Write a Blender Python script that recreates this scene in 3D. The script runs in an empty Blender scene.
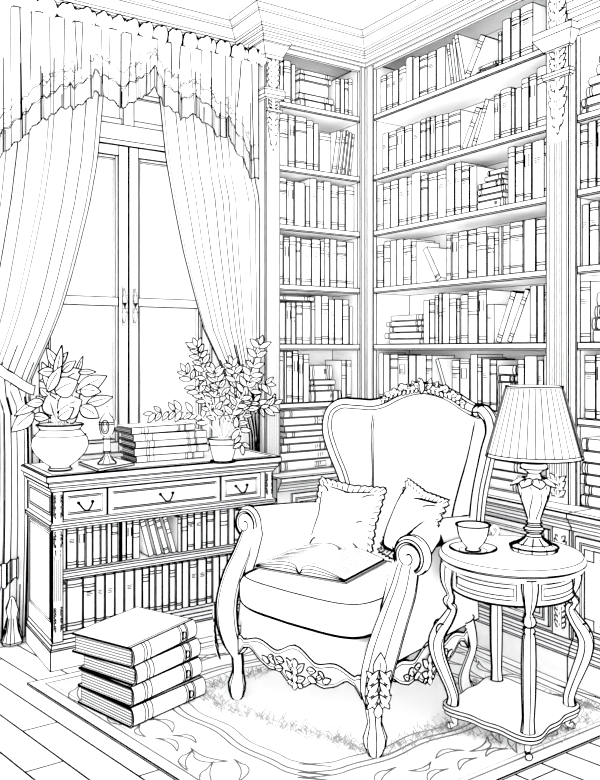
import bpy, math, random
from math import sin, cos, pi, radians, sqrt, atan2, hypot
from mathutils import Vector as V, Matrix

random.seed(7)
SC = bpy.context.scene
COL = SC.collection

# ------------------------------------------------------------------ frame of reference
# room corner at the origin: window wall on y = 0, shelf wall on x = 0, room at x < 0, y < 0
CAMX, CAMY, EYE = -3.205, -4.02, 1.4
RX, RY = .8368, -.5476          # photographer's right
FX, FY = .5476, .8368           # photographer's forward
FPX = 786.0


def wc(r, d, z=0.0):
    return V((CAMX + r * RX + d * FX, CAMY + r * RY + d * FY, z))


def gp(px, py, z=0.0):
    d = (EYE - z) * FPX / (py - 350.0)
    return wc((px - 300.0) / FPX * d, d, z)


def on_y(px, Y, py=350.0):
    k = (px - 300.0) / FPX
    t = (Y - CAMY) / (FY + k * RY)
    return CAMX + t * (FX + k * RX), EYE + (350.0 - py) * t / FPX, t


def on_x(px, X, py=350.0):
    k = (px - 300.0) / FPX
    t = (X - CAMX) / (FX + k * RX)
    return CAMY + t * (FY + k * RY), EYE + (350.0 - py) * t / FPX, t


def WX(dx):
    return CAMX + dx


def WY(dy):
    return CAMY + dy


# ------------------------------------------------------------------ materials
def surface_mat(name, col, rough=.9, noise=0.0):
    m = bpy.data.materials.new(name)
    m.use_nodes = True
    nt = m.node_tree
    nt.nodes.clear()
    out = nt.nodes.new('ShaderNodeOutputMaterial')
    df = nt.nodes.new('ShaderNodeBsdfDiffuse')
    df.inputs['Roughness'].default_value = 0.0
    nt.links.new(df.outputs[0], out.inputs[0])
    geo = nt.nodes.new('ShaderNodeNewGeometry')

    def node(op, a_, b_=None, kind='ShaderNodeMath'):
        n_ = nt.nodes.new(kind); n_.operation = op
        nt.links.new(a_, n_.inputs[0])
        if b_ is not None: nt.links.new(b_, n_.inputs[1])
        return n_.outputs['Value']
    vt = nt.nodes.new('ShaderNodeVectorTransform'); vt.vector_type = 'VECTOR'; vt.convert_from = 'WORLD'; vt.convert_to = 'OBJECT'
    nt.links.new(geo.outputs['Incoming'], vt.inputs[0])
    sp = nt.nodes.new('ShaderNodeSeparateXYZ'); nt.links.new(vt.outputs[0], sp.inputs[0])
    cb = nt.nodes.new('ShaderNodeCombineXYZ')
    for i_, j_ in ((0, 1), (1, 2), (2, 0)): nt.links.new(sp.outputs[j_], cb.inputs[i_])
    sq = []
    for an, other in (('rim_a', vt.outputs[0]), ('rim_b', cb.outputs[0])):
        at = nt.nodes.new('ShaderNodeAttribute'); at.attribute_name = an
        mu = nt.nodes.new('ShaderNodeVectorMath'); mu.operation = 'MULTIPLY'
        nt.links.new(vt.outputs[0], mu.inputs[0]); nt.links.new(other, mu.inputs[1])
        sq.append(node('DOT_PRODUCT', at.outputs['Vector'], mu.outputs['Vector'], 'ShaderNodeVectorMath'))
    th = node('ADD', sq[0], sq[1])
    nv = node('DOT_PRODUCT', geo.outputs['Normal'], geo.outputs['Incoming'], 'ShaderNodeVectorMath')
    gt = nt.nodes.new('ShaderNodeMath'); gt.operation = 'LESS_THAN'
    nt.links.new(node('MULTIPLY', nv, nv), gt.inputs[0]); nt.links.new(th, gt.inputs[1])
    mx = nt.nodes.new('ShaderNodeMix'); mx.data_type = 'RGBA'
    nt.links.new(gt.outputs[0], mx.inputs[0])
    mx.inputs[6].default_value = (*col, 1)
    mx.inputs[7].default_value = (0, 0, 0, 1)
    if noise:
        no = nt.nodes.new('ShaderNodeTexNoise'); no.inputs['Scale'].default_value = 9
        cr = nt.nodes.new('ShaderNodeMapRange')
        cr.inputs[3].default_value = 1 - noise; cr.inputs[4].default_value = 1
        nt.links.new(no.outputs[0], cr.inputs[0])
        hs = nt.nodes.new('ShaderNodeHueSaturation')
        hs.inputs['Color'].default_value = (*col, 1)
        nt.links.new(cr.outputs[0], hs.inputs['Value'])
        nt.links.new(hs.outputs[0], mx.inputs[6])
    nt.links.new(mx.outputs[2], df.inputs['Color'])
    return m


def plain_mat(name, v):
    m = bpy.data.materials.new(name)
    m.use_nodes = True
    nt = m.node_tree
    nt.nodes.clear()
    out = nt.nodes.new('ShaderNodeOutputMaterial')
    df = nt.nodes.new('ShaderNodeBsdfDiffuse')
    df.inputs['Color'].default_value = (v, v, v, 1)
    nt.links.new(df.outputs[0], out.inputs[0])
    return m


def glass_mat():
    m = bpy.data.materials.new('window_glass')
    m.use_nodes = True
    nt = m.node_tree
    nt.nodes.clear()
    out = nt.nodes.new('ShaderNodeOutputMaterial')
    tr = nt.nodes.new('ShaderNodeBsdfTransparent')
    gl = nt.nodes.new('ShaderNodeBsdfGlossy'); gl.inputs['Roughness'].default_value = .05
    mx = nt.nodes.new('ShaderNodeMixShader'); mx.inputs[0].default_value = .06
    nt.links.new(tr.outputs[0], mx.inputs[1]); nt.links.new(gl.outputs[0], mx.inputs[2])
    nt.links.new(mx.outputs[0], out.inputs[0])
    return m


MATS = {
    'paper': surface_mat('white_painted_wood', (.995, .995, .995)),
    'cloth': surface_mat('white_cloth', (.995, .995, .995), noise=.004),
    'china': surface_mat('white_china', (.995, .995, .995)),
    'plaster': surface_mat('white_plaster', (.995, .995, .995), noise=.004),
    'leaf': surface_mat('pale_leaf', (.995, .995, .995), noise=.004),
    'pages': surface_mat('pages', (.995, .995, .995)),
    'ink': plain_mat('ink_line', 0.0),
    'dark': plain_mat('black_iron', 0.0),
    'grey': plain_mat('grey_line', .12),
    'pale': plain_mat('pale_grey_line', .36),
    'glass': glass_mat(),
}


# ------------------------------------------------------------------ mesh builder
LS, ES = 2.2, 1.4        # line weight of drawn detail and of outlines


class M:
    def __init__(s, mat='paper'):
        s.v = []; s.f = []; s.ln = []; s.mat = mat

    def face(s, idx, mat=None, smooth=False):
        s.f.append((tuple(idx), mat or s.mat, smooth))

    def pt(s, p):
        s.v.append((float(p[0]), float(p[1]), float(p[2])))
        return len(s.v) - 1

    def line(s, pts, r=.0013, mat='ink', closed=False):
        s.ln.append(([V(p) for p in pts], r, mat, closed))

    def box(s, a, b, mat=None):
        x0, y0, z0 = a; x1, y1, z1 = b
        i = [s.pt(p) for p in ((x0, y0, z0), (x1, y0, z0), (x1, y1, z0), (x0, y1, z0), (x0, y0, z1), (x1, y0, z1), (x1, y1, z1), (x0, y1, z1))]
        for q in ((0, 3, 2, 1), (4, 5, 6, 7), (0, 1, 5, 4), (1, 2, 6, 5), (2, 3, 7, 6), (3, 0, 4, 7)):
            s.face([i[k] for k in q], mat)

    def grid(s, fn, nu, nv, cu=False, smooth=True, mat=None):
        base = len(s.v)
        for j in range(nv + 1):
            for i in range(nu if cu else nu + 1):
                s.pt(fn(i / nu, j / nv))
        w = nu if cu else nu + 1
        for j in range(nv):
            for i in range(nu):
                a = base + j * w + i; b = base + j * w + (i + 1) % w
                s.face((a, b, b + w, a + w), mat, smooth)
        return base, w

    def lathe(s, prof, n=36, c=(0, 0, 0), mat=None, cap=True, fn=None):
        # prof: (r, z) from the bottom up
        base = len(s.v); k = len(prof)
        for r, z in prof:
            for i in range(n):
                a = 2 * pi * i / n
                rr = r if fn is None else fn(r, z, a)
                s.pt((c[0] + rr * cos(a), c[1] + rr * sin(a), c[2] + z))
        for j in range(k - 1):
            for i in range(n):
                a = base + j * n + i; b = base + j * n + (i + 1) % n
                s.face((a, b, b + n, a + n), mat, True)
        if cap:
            if prof[0][0] > 1e-4: s.face([base + i for i in range(n)][::-1], mat)
            if prof[-1][0] > 1e-4: s.face([base + (k - 1) * n + i for i in range(n)], mat)
        return base

    def ring_line(s, r, z, c=(0, 0, 0), w=.0013, n=36, mat='ink', fn=None):
        s.line([(c[0] + (fn(r, z, 2 * pi * i / n) if fn else r) * cos(2 * pi * i / n), c[1] + (fn(r, z, 2 * pi * i / n) if fn else r) * sin(2 * pi * i / n), c[2] + z) for i in range(n)], w, mat, True)

    def sweep(s, path, sec, up=(0, 0, 1), closed=False, cap=True, mat=None, smooth=True, ribs=(), rr=.0012):
        # sec(t) -> 2d points (a across, b along up-ish)
        path = [V(p) for p in path]
        n = len(path); rings = []
        up = V(up)
        for i, p in enumerate(path):
            a = path[(i - 1) % n] if (closed or i > 0) else p
            b = path[(i + 1) % n] if (closed or i < n - 1) else p
            t = (b - a).normalized()
            u2 = up if not callable(up) else up
            side = t.cross(u2)
            if side.length < 1e-5: side = V((1, 0, 0))
            side.normalize()
            nu = side.cross(t).normalized()
            pts = sec(i / max(1, n - 1))
            rings.append([s.pt(p + side * q[0] + nu * q[1]) for q in pts])
        k = len(rings[0])
        for i in range(n if closed else n - 1):
            A = rings[i]; B = rings[(i + 1) % n]
            for j in range(k):
                s.face((A[j], A[(j + 1) % k], B[(j + 1) % k], B[j]), mat, smooth)
        if cap and not closed:
            s.face(rings[0][::-1], mat); s.face(rings[-1], mat)
        for j in ribs:
            s.line([s.v[r[j]] for r in rings], rr)
        return rings

    def tube(s, pts, r, n=8, mat=None, up=(0, 0, 1)):
        rf = r if callable(r) else (lambda t: r)
        s.sweep(pts, lambda t: [(rf(t) * cos(2 * pi * k / n), rf(t) * sin(2 * pi * k / n)) for k in range(n)], up, mat=mat)

    def mould(s, path, prof, side=1, mat=None, closed=False, caps=True):
        # mitred moulding: plan path [(x, y)], profile [(out, z)]; out is to the right of the path when side = 1
        n = len(path); rings = []
        for i in range(n):
            p = V((path[i][0], path[i][1]))
            ds = []
            if i > 0 or closed: ds.append((p - V(path[(i - 1) % n])).normalized())
            if i < n - 1 or closed: ds.append((V(path[(i + 1) % n]) - p).normalized())
            ns = [V((d.y, -d.x)) * side for d in ds]
            m = sum(ns, V((0, 0))).normalized()
            m = m / max(.2, m.dot(ns[0]))
            rings.append([s.pt((p.x + m.x * o, p.y + m.y * o, z)) for o, z in prof])
        for i in range(n if closed else n - 1):
            A = rings[i]; B = rings[(i + 1) % n]
            for j in range(len(prof) - 1):
                q = (A[j], B[j], B[j + 1], A[j + 1])
                s.face(q if side == 1 else q[::-1], mat)
        if caps and not closed and len(prof) > 2:
            s.face(rings[0], mat); s.face(rings[-1][::-1], mat)

    def prism(s, poly, fn, d0, d1, mat=None, smooth=False):
        # 2d outline extruded between depths d0 and d1; fn(a, b, d) -> point
        n = len(poly)
        A = [s.pt(fn(a, b, d0)) for a, b in poly]
        B = [s.pt(fn(a, b, d1)) for a, b in poly]
        s.face(A, mat); s.face(B[::-1], mat)
        for i in range(n):
            s.face((A[(i + 1) % n], A[i], B[i], B[(i + 1) % n]), mat, smooth)

    def almond(s, base, tip, nrm, w, bulge=.15, r=.0012, rib=True, n=6, droop=0.0, mat=None, back=True, ripk=.45, mv=.8):
        base = V(base); tip = V(tip); nrm = V(nrm).normalized()
        ax = tip - base; L = ax.length; ax.normalize()
        sd = ax.cross(nrm).normalized(); nrm = sd.cross(ax).normalized()
        mid = []; le = []; ri = []
        for i in range(n + 1):
            t = i / n
            h = w * .5 * (sin(pi * t ** ripk_exp(ripk))) if 0 < i < n else 0
            c = base + ax * (L * t) + nrm * (-droop * L * t * t + 0)
            mid.append(s.pt(c + nrm * (bulge * w * sin(pi * t))))
            if 0 < i < n:
                le.append(s.pt(c + sd * h)); ri.append(s.pt(c - sd * h))
            else:
                le.append(mid[-1]); ri.append(mid[-1])
        for i in range(n):
            for e, fl in ((le, 0), (ri, 1)):
                q = [mid[i], mid[i + 1], e[i + 1], e[i]]
                q = list(dict.fromkeys(q))
                if len(q) > 2: s.face(q if not fl else q[::-1], mat, True)
        s.line([s.v[k] for k in le], r); s.line([s.v[k] for k in ri], r)
        if rib: s.line([s.v[k] for k in mid[:max(2, int(n * mv) + 1)]], r * .7)

    def xform(s, m):
        s.v = [tuple(m @ V(p)) for p in s.v]
        s.ln = [([m @ p for p in pts], r, mt, c) for pts, r, mt, c in s.ln]

    # ---- finish
    def build(s, name, parent=None, er=.0026, ang=34, rw=.0042, edges=True, loc=None, border=True, rim=True):
        v = [V(p) for p in s.v]; f = s.f
        nrm = []; cen = []
        for idx, _m, _s in f:
            n = V((0, 0, 0)); c = V((0, 0, 0)); k = len(idx)
            for i in range(k):
                a = v[idx[i]]; b = v[idx[(i + 1) % k]]
                n += a.cross(b) if False else V(((a.y - b.y) * (a.z + b.z), (a.z - b.z) * (a.x + b.x), (a.x - b.x) * (a.y + b.y)))
                c += a
            nrm.append(n.normalized() if n.length > 1e-14 else V((0, 0, 1))); cen.append(c / k)
        ed = {}
        for fi, (idx, _m, _s) in enumerate(f):
            k = len(idx)
            for i in range(k):
                a, b = idx[i], idx[(i + 1) % k]
                if a != b: ed.setdefault((min(a, b), max(a, b)), []).append(fi)
        kap = [[] for _ in v]; sharp = set(); ca = cos(radians(ang)); segs = []
        for (a, b), fs in ed.items():
            if len(fs) == 1:
                if edges and border: segs.append((a, b))
                continue
            if len(fs) != 2: continue
            n0, n1 = nrm[fs[0]], nrm[fs[1]]
            sm = f[fs[0]][2] and f[fs[1]][2]
            d = max(-1, min(1, n0.dot(n1)))
            if d < ca or (not sm and d < .9998):
                sharp.add((a, b))
                if edges and d < ca: segs.append((a, b))
                elif edges and not sm and d < .985: segs.append((a, b))
            elif sm:
                e = (v[b] - v[a])
                dc = cen[fs[1]] - cen[fs[0]]
                if e.length > 1e-9:
                    e.normalize(); dc = dc - e * dc.dot(e)
                L = dc.length
                if L > 1e-6:
                    kk = math.acos(d) / L
                    kap[a].append((kk, dc / L)); kap[b].append((kk, dc / L))
        ra = []; rb = []

        def cut(k):
            x = min(1.0, rw * k)
            return min(.86, sqrt(max(0.0, 2 * x - x * x))) if rim and k > .4 else 0.0
        for kl in kap:
            if not kl:
                ra += (0, 0, 0); rb += (0, 0, 0); continue
            k1, d1 = max(kl, key=lambda q: q[0])
            d2 = V((0, 0, 0)); k2 = 0.0
            for kk, d in kl:
                e = d - d1 * d.dot(d1)
                if e.length > .7 and kk > k2: k2 = kk; d2 = e.normalized()
            p1, p2 = d1 * cut(k1), d2 * cut(k2)
            ra += (p1.x * p1.x + p2.x * p2.x, p1.y * p1.y + p2.y * p2.y, p1.z * p1.z + p2.z * p2.z)
            rb += (2 * (p1.x * p1.y + p2.x * p2.y), 2 * (p1.y * p1.z + p2.y * p2.z), 2 * (p1.z * p1.x + p2.z * p2.x))
        lines = [([v[a], v[b]], er * ES, 'ink', False) for a, b in segs] + [(p_, r_ * LS, m_, c_) for p_, r_, m_, c_ in s.ln]
        fm = [(idx, m, sm) for idx, m, sm in f]
        vv = [tuple(p) for p in v]
        for pts, r, mt, closed in lines:
            pts = [p for i, p in enumerate(pts) if i == 0 or (p - pts[i - 1]).length > 1e-6]
            n = len(pts)
            if n < 2: continue
            if n == 2:
                t = (pts[1] - pts[0]).normalized()
                pts = [pts[0] - t * r * .6, pts[1] + t * r * .6]
            rings = []; ref = None
            for i in range(n):
                a = pts[i - 1] if (i > 0 or closed) else pts[i]
                b = pts[(i + 1) % n] if (i < n - 1 or closed) else pts[i]
                t = (b - a)
                t = t.normalized() if t.length > 1e-9 else V((0, 0, 1))
                if ref is None: ref = V((0, 0, 1)) if abs(t.z) < .8 else V((1, 0, 0))
                sd = t.cross(ref)
                if sd.length < 1e-4:
                    ref = V((.577, .577, .577)); sd = t.cross(ref)
                sd.normalize(); up = sd.cross(t)
                ref = up
                base = len(vv)
                for q in range(4):
                    an = pi / 4 + q * pi / 2
                    vv.append(tuple(pts[i] + (sd * cos(an) + up * sin(an)) * r * 1.15))
                rings.append(base)
            for i in range(n if closed and n > 2 else n - 1):
                A = rings[i]; B = rings[(i + 1) % n]
                for q in range(4):
                    fm.append(((A + q, A + (q + 1) % 4, B + (q + 1) % 4, B + q), mt, False))
            if not closed:
                A = rings[0]; B = rings[-1]
                fm.append(((A + 3, A + 2, A + 1, A), mt, False)); fm.append(((B, B + 1, B + 2, B + 3), mt, False))
        me = bpy.data.meshes.new(name)
        me.from_pydata(vv, [], [x[0] for x in fm])
        names = list(dict.fromkeys(x[1] for x in fm))
        for n_ in names: me.materials.append(MATS[n_])
        ix = {n_: i for i, n_ in enumerate(names)}
        me.polygons.foreach_set('material_index', [ix[x[1]] for x in fm])
        me.polygons.foreach_set('use_smooth', [x[2] for x in fm])
        if sharp:
            at = me.attributes.new('sharp_edge', 'BOOLEAN', 'EDGE')
            at.data.foreach_set('value', [(min(e.vertices), max(e.vertices)) in sharp for e in me.edges])
        pad = [0.0] * (3 * (len(vv) - len(v)))
        for an, dat in (('rim_a', ra), ('rim_b', rb)):
            at = me.attributes.new(an, 'FLOAT_VECTOR', 'POINT')
            at.data.foreach_set('vector', dat + pad)
        me.update()
        o = bpy.data.objects.new(name, me)
        COL.objects.link(o)
        if parent is not None: o.parent = parent
        if loc is not None: o.location = loc
        return o


def ripk_exp(k):
    # exponent that puts the widest point of a leaf at fraction k of its length
    return math.log(.5) / math.log(k)


def thing(name, label, cat, loc=(0, 0, 0), rz=0.0, group=None):
    o = bpy.data.objects.new(name, None); COL.objects.link(o)
    o.empty_display_size = .1
    o.location = loc; o.rotation_euler = (0, 0, rz)
    o['label'] = label; o['category'] = cat
    if group: o['group'] = group
    return o


def tag(o, label, cat, group=None):
    o['label'] = label; o['category'] = cat
    if group: o['group'] = group
    return o


def struct(o):
    o['kind'] = 'structure'
    return o


def lerp(a, b, t):
    return a + (b - a) * t


def interp(tab, x):
    if x <= tab[0][0]: return tab[0][1]
    for (a, b), (c, d) in zip(tab, tab[1:]):
        if x <= c: return b + (d - b) * (x - a) / (c - a)
    return tab[-1][1]


def spline(pts, n=6):
    P = [V(p) for p in pts]; out = []
    for i in range(len(P) - 1):
        p0 = P[max(0, i - 1)]; p1 = P[i]; p2 = P[i + 1]; p3 = P[min(len(P) - 1, i + 2)]
        for k in range(n):
            t = k / n
            out.append(.5 * ((2 * p1) + (p2 - p0) * t + (2 * p0 - 5 * p1 + 4 * p2 - p3) * t * t + (3 * p1 - p0 - 3 * p2 + p3) * t ** 3))
    out.append(P[-1])
    return out


def frame_panel(m, fn, a0, b0, a1, b1, insets=(.012, .02), r=.0014):
    # nested rectangles drawn as grooves on a flat face; fn(a, b) -> point
    for s_ in insets:
        m.line([fn(a0 + s_, b0 + s_), fn(a1 - s_, b0 + s_), fn(a1 - s_, b1 - s_), fn(a0 + s_, b1 - s_)], r, closed=True)


def carve(m, fn, w, h, kind='drop', seed=0, r=.0011):
    # mirrored leaf scrolls in relief; fn(a, b, out) -> point, a in +-w/2, b in 0..h
    rnd = random.Random(seed)
    n0 = V(fn(0, 0, 1)) - V(fn(0, 0, 0))
    m.line([fn(0, (-.1 * h if kind == 'drop' else 0), .001), fn(0, h, .001)], .004, 'paper')
    for i in range(1, int(h / .03)): m.line([fn(-w * .3, .03 * i, .001), fn(w * .3, .03 * i, .001)], .002, 'paper')
    rows = max(3, int(h / (w * .36)))
    for i in range(rows):
        t = (i + .5) / rows
        ww = w * (.5 if kind == 'block' else .5 * min(1, .35 + 1.3 * t) * (1.0 if t < .85 else .8))
        b = h * t; st = h / rows
        for sg in (-1, 1):
            m.almond(fn(0, b - st * .7, .002), fn(sg * ww * .98, b + st * rnd.uniform(.4, .8), .004), n0, st * .9, .2, r, False, 5)
            m.almond(fn(sg * ww * .1, b + st * .3, .004), fn(sg * ww * .7, b - st * rnd.uniform(.45, .75), .004), n0, st * .6, .2, r, False, 5)
        m.almond(fn(0, b - st * .6, .006), fn(0, b + st * .6, .006), n0, ww * .6, .25, r, i % 2 == 0, 5)
    if kind == 'drop':
        m.almond(fn(0, .08 * h, .004), fn(0, -.18 * h, .003), n0, w * .22, .2, r, False, 5)


# ================================================================== THE ROOM
CEIL = 3.265
# floor: boards laid at a slant, drawn board by board
m = M('plaster')
m.box((-5.2, -4.3, -.05), (.1, .1, 0))
mm = []
dirb = V((-.713 * RX + .70 * FX, -.713 * RY + .70 * FY)).normalized()     # along the boards (away from the camera, leftwards)
nb = V((dirb.y, -dirb.x))
o0 = gp(0, 684).xy
rnd = random.Random(3)
for i in range(-14, 24):
    base = o0 + nb * (i * .125)
    pts = []
    ta, tb = None, None
    for k in range(-400, 401):
        p = base + dirb * (k * .02)
        if -4.6 < p.x < -.02 and -4.0 < p.y < -.02:
            if ta is None: ta = k
            tb = k
    if ta is None: continue
    A = base + dirb * (ta * .02); B = base + dirb * (tb * .02)
    m.line([(A.x, A.y, 0), (B.x, B.y, 0)], .0014)
    off = rnd.uniform(0, 1.1)
    t = ta * .02 + off
    while t < tb * .02:
        p = base + dirb * t
        # butt joint across this board, roughly parallel to the window wall
        e = V((1, 0)); q = p + e * (.125 / max(.2, abs(e.dot(nb))))
        if q.x < -.02: m.line([(p.x, p.y, 0), (q.x, q.y, 0)], .0012)
        t += rnd.uniform(.9, 1.3)
struct(m.build('floor', er=.001))

m = M('plaster'); m.box((-6.2, -5.0, CEIL), (.1, .1, CEIL + .05)); struct(m.build('ceiling', er=.001))
m = M('plaster'); m.box((0, -5.0, 0), (.1, .1, CEIL)); struct(m.build('wall_right', er=.001))
# window wall with its opening
WL, WR, WB, WT = WX(1.06), WX(2.02), .86, 2.86
m = M('plaster')
m.box((-6.2, 0, 0), (WL, .1, CEIL)); m.box((WR, 0, 0), (0, .1, CEIL))
m.box((WL, 0, 0), (WR, .1, WB)); m.box((WL, 0, WT), (WR, .1, CEIL))
struct(m.build('wall_back', er=.0008, edges=False))

# cornice running over bookcases and window wall
CX, CY = -.30, -.30            # bookcase front planes
JX = WX(2.205)                 # left side of the corner bookcase
prof = [(0.0, 3.085), (.012, 3.085), (.012, 3.103), (.026, 3.103), (.026, 3.128), (.038, 3.14), (.038, 3.152), (.052, 3.160), (.052, 3.176), (.095, 3.215), (.095, 3.227), (.128, 3.243), (.128, 3.2655), (0, 3.2655)]
m = M('plaster')
m.mould([(CX, -4.4), (CX, CY), (JX, CY), (JX, -.0005), (-5.2, -.0005)], prof, side=-1)
struct(m.build('trim_1', er=.0016, ang=20))

# ------------------------------------------------------------------ window
m = M()
# casing around the opening
cw = .05
for a, b in (((WL - cw, -.02, WB - .03), (WL, 0, WT + cw)), ((WR, -.02, WB - .03), (WR + cw, 0, WT + cw)), ((WL, -.02, WT), (WR, 0, WT + cw)), ((WL, -.03, WB - .05), (WR, 0, WB))):
    m.box(a, b)
win = struct(m.build('window_1', er=.0022))
GY = .03
cxm = WX(1.535)
# transom rail and lights above
m = M()
m.box((WL, 0.0, 2.49), (WR, .05, 2.60))
m.line([(WL, -.001, 2.455 + .06), (WR, -.001, 2.455 + .06)], .0014)
m.build('window_transom', win, er=.0022)
m = M()
m.box((cxm - .03, 0.0, 2.60), (cxm + .03, .05, WT))
for sx in (-1, 1):
    a = cxm + sx * .03; b = cxm + sx * .24; c = WL if sx < 0 else WR
    m.box((min(a, b), .02, 2.60), (max(a, b), .04, 2.635))
    m.box((b - .012, .01, 2.60), (b + .012, .045, WT))
    m.box((min(b, c), .02, 2.60), (max(b, c), .04, 2.665))
    m.box((min(a, c), .02, 2.76), (max(a, c), .04, 2.785))
m.build('transom_frame', win, er=.0022)
for sx in (-1, 1):
    a = cxm + sx * .003; b = WL if sx < 0 else WR
    x0, x1 = (b, a) if sx < 0 else (a, b)
    z0, z1 = WB, 2.485
    st = .052
    m = M()
    def ring(x0, z0, x1, z1, t, y0, y1):
        m.box((x0, y0, z0), (x0 + t, y1, z1)); m.box((x1 - t, y0, z0), (x1, y1, z1))
        m.box((x0 + t, y0, z0), (x1 - t, y1, z0 + t)); m.box((x0 + t, y0, z1 - t), (x1 - t, y1, z1))
    ring(x0, z0, x1, z1, st, 0.0, .05)
    ring(x0 + st, z0 + st, x1 - st, z1 - st, .014, .015, .045)
    m.box((x0 + st, .008, 1.635), (x1 - st, .04, 1.68))
    sa = m.build('window_sash', win, er=.0021)
    g = M('glass')
    g.box((x0 + st, .028, z0 + st), (x1 - st, .032, z1 - st))
    g.build('pane', sa, edges=False)
    h = M()
    hx = cxm + sx * .030
    h.tube([(hx, -.012, 1.545), (hx, -.018, 1.57), (hx, -.022, 1.60), (hx, -.024, 1.65), (hx, -.022, 1.70), (hx, -.012, 1.725)], lambda t: .005 + .008 * sin(pi * min(1, t * 1.15)) , 8)
    for z in (1.60, 1.62, 1.66, 1.69):
        h.line([(hx - .012, -.028, z), (hx + .012, -.028, z)], .0006)
    h.box((hx - .007, -.006, 1.53), (hx + .007, 0, 1.74))
    h.build('sash_handle', sa, er=.0009, rw=.0025)
m = M(); m.box((WL - .08, -.06, WB - .075), (WR + .08, 0, WB - .05)); m.build('window_sill', win, er=.0022)

# ================================================================== BOOKCASES
S = [2.787, 2.43, 2.102, 1.766, 1.432, 1.099]     # tops of the shelves
SH = .032
CT = .715                                           # top of the base cabinets


def fluted(m, fn, w, z0, z1, n=3, r=.0013):
    for i in range(n * 2):
        a = -w / 2 + w * (i + .8) / (n * 2 + .6)
        m.line([fn(a, z0, 0), fn(a, z1, 0)], r * .7)


# --- corner bookcase on the window wall
XL0, XL1 = on_y(278.5, CY)[0], on_y(360, CY)[0]
bc = thing('bookcase', 'narrow built-in corner bookcase with six shelves beside the curtained window', 'bookcase', (0, 0, 0))
m = M(); m.box((JX, CY + .001, CT), (JX + .02, -.005, 3.11)); m.build('side_panel', bc)
m = M(); m.box((XL1 + .0, CY + .02, CT), (XL1 + .02, -.02, 3.085)); m.build('side_panel', bc)
m = M(); m.box((XL0 - .02, CY + .02, CT), (XL0, -.02, 3.085)); m.build('side_panel', bc)
m = M(); m.box((XL0 - .02, -.02, CT), (XL1 + .02, -.006, 3.11)); m.build('back_panel', bc, er=.001)
m = M(); m.box((JX + .0, CY, 3.06), (XL1, CY + .02, 3.11)); m.build('top_rail', bc, er=.0016)
# post where the two bookcases meet
m = M()
px1 = on_x(373.5, CX)[0]
m.box((XL1, CY, CT), (CX, CY + .02, 3.10))
m.box((CX, px1, CT), (CX + .02, CY + .02, 3.10))
for x in (XL1 + .012, CX - .012): m.line([(x, CY, CT), (x, CY, 3.085)], .0013)
for y in (CY - .014, px1 + .012): m.line([(CX, y, CT), (CX, y, 3.085)], .0013)
m.build('corner_post', bc, er=.0021)
for z in S:
    m = M(); m.box((XL0, CY + .004, z - SH), (XL1, -.02, z)); m.line([(XL0, CY + .003, z - SH + .007), (XL1, CY + .003, z - SH + .007)], .0013)
    m.build('shelf', bc, er=.0021)
# pilaster at its left
pil_c = (JX + XL0) / 2; pw = XL0 - JX
m = M(); m.box((JX, CY - .012, CT), (XL0, CY, 3.0))
pf = lambda a, z, o: (pil_c + a, CY - .012 - o, z)
fluted(m, pf, pw, CT, 2.5, 3)
pl = m.build('pilaster', bc, er=.0021)
m = M(); m.mould([(XL0, CY + .0), (XL0, CY - .012), (JX, CY - .012), (JX, CY + .1)], [(0, 3.0), (.012, 3.0), (.014, 3.02), (.04, 3.075), (.046, 3.08), (.046, 3.10), (0, 3.10)], side=-1)
m.build('capital', pl, er=.0017, ang=25)
m = M(); m.mould([(XL0, CY + .0), (XL0, CY - .012), (JX, CY - .012), (JX, CY + .1)], [(0, 2.78), (.014, 2.785), (.024, 2.80), (.024, 2.825), (.014, 2.84), (0, 2.845)], side=-1)
m.build('collar', pl, er=.0017, ang=25)
m = M(); m.mould([(XL0, CY + .0), (XL0, CY - .012), (JX, CY - .012)], [(0, 2.71), (.01, 2.712), (.012, 2.725), (0, 2.73)], side=-1)
m.build('collar', pl, er=.0017, ang=25)
m = M(); carve(m, lambda a, b, o: (pil_c + a, CY - .014 - o * .5, 2.85 + b), pw * .9, .15, 'block', 1)
carve(m, lambda a, b, o: (pil_c + a, CY - .014 - o * .5, 2.735 + b), pw * .8, .05, 'block', 2)
carve(m, lambda a, b, o: (pil_c + a, CY - .014 - o * .5, 2.53 + b), pw * .85, .17, 'drop', 3)
m.build('carving', pl, edges=False)

# --- wide bookcase on the right wall
YR0, YR1 = on_x(373.5, CX)[0], on_x(548.5, CX)[0]     # far end, near end
bd = thing('bookcase', 'wide built-in bookcase with six shelves behind the armchair and lamp', 'bookcase', (0, 0, 0))
m = M(); m.box((CX + .02, YR0, CT), (-.02, YR0 + .02, 3.085)); m.build('side_panel', bd)
m = M(); m.box((CX + .02, YR1 - .02, CT), (-.02, YR1, 3.085)); m.build('side_panel', bd)
m = M(); m.box((-.02, YR1 - .02, CT), (-.006, YR0 + .02, 3.11)); m.build('back_panel', bd, er=.001)
m = M(); m.box((CX, YR1, 3.06), (CX + .02, YR0, 3.11)); m.build('top_rail', bd, er=.0016)
for z in S:
    m = M(); m.box((CX + .004, YR1, z - SH), (-.02, YR0, z)); m.line([(CX + .003, YR1, z - SH + .007), (CX + .003, YR0, z - SH + .007)], .0013)
    m.build('shelf', bd, er=.0021)
yp0, yp1 = on_x(550, CX)[0], on_x(570.5, CX)[0]
ypc = (yp0 + yp1) / 2; pwr = yp0 - yp1
m = M(); m.box((CX - .014, yp1, CT), (CX + .02, YR1, 3.10))
pf = lambda a, z, o: (CX - .014 - o, ypc - a, z)
fluted(m, pf, pwr, CT + .12, 2.33, 4)
pr = m.build('pilaster', bd, er=.0021)
m = M()
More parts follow.
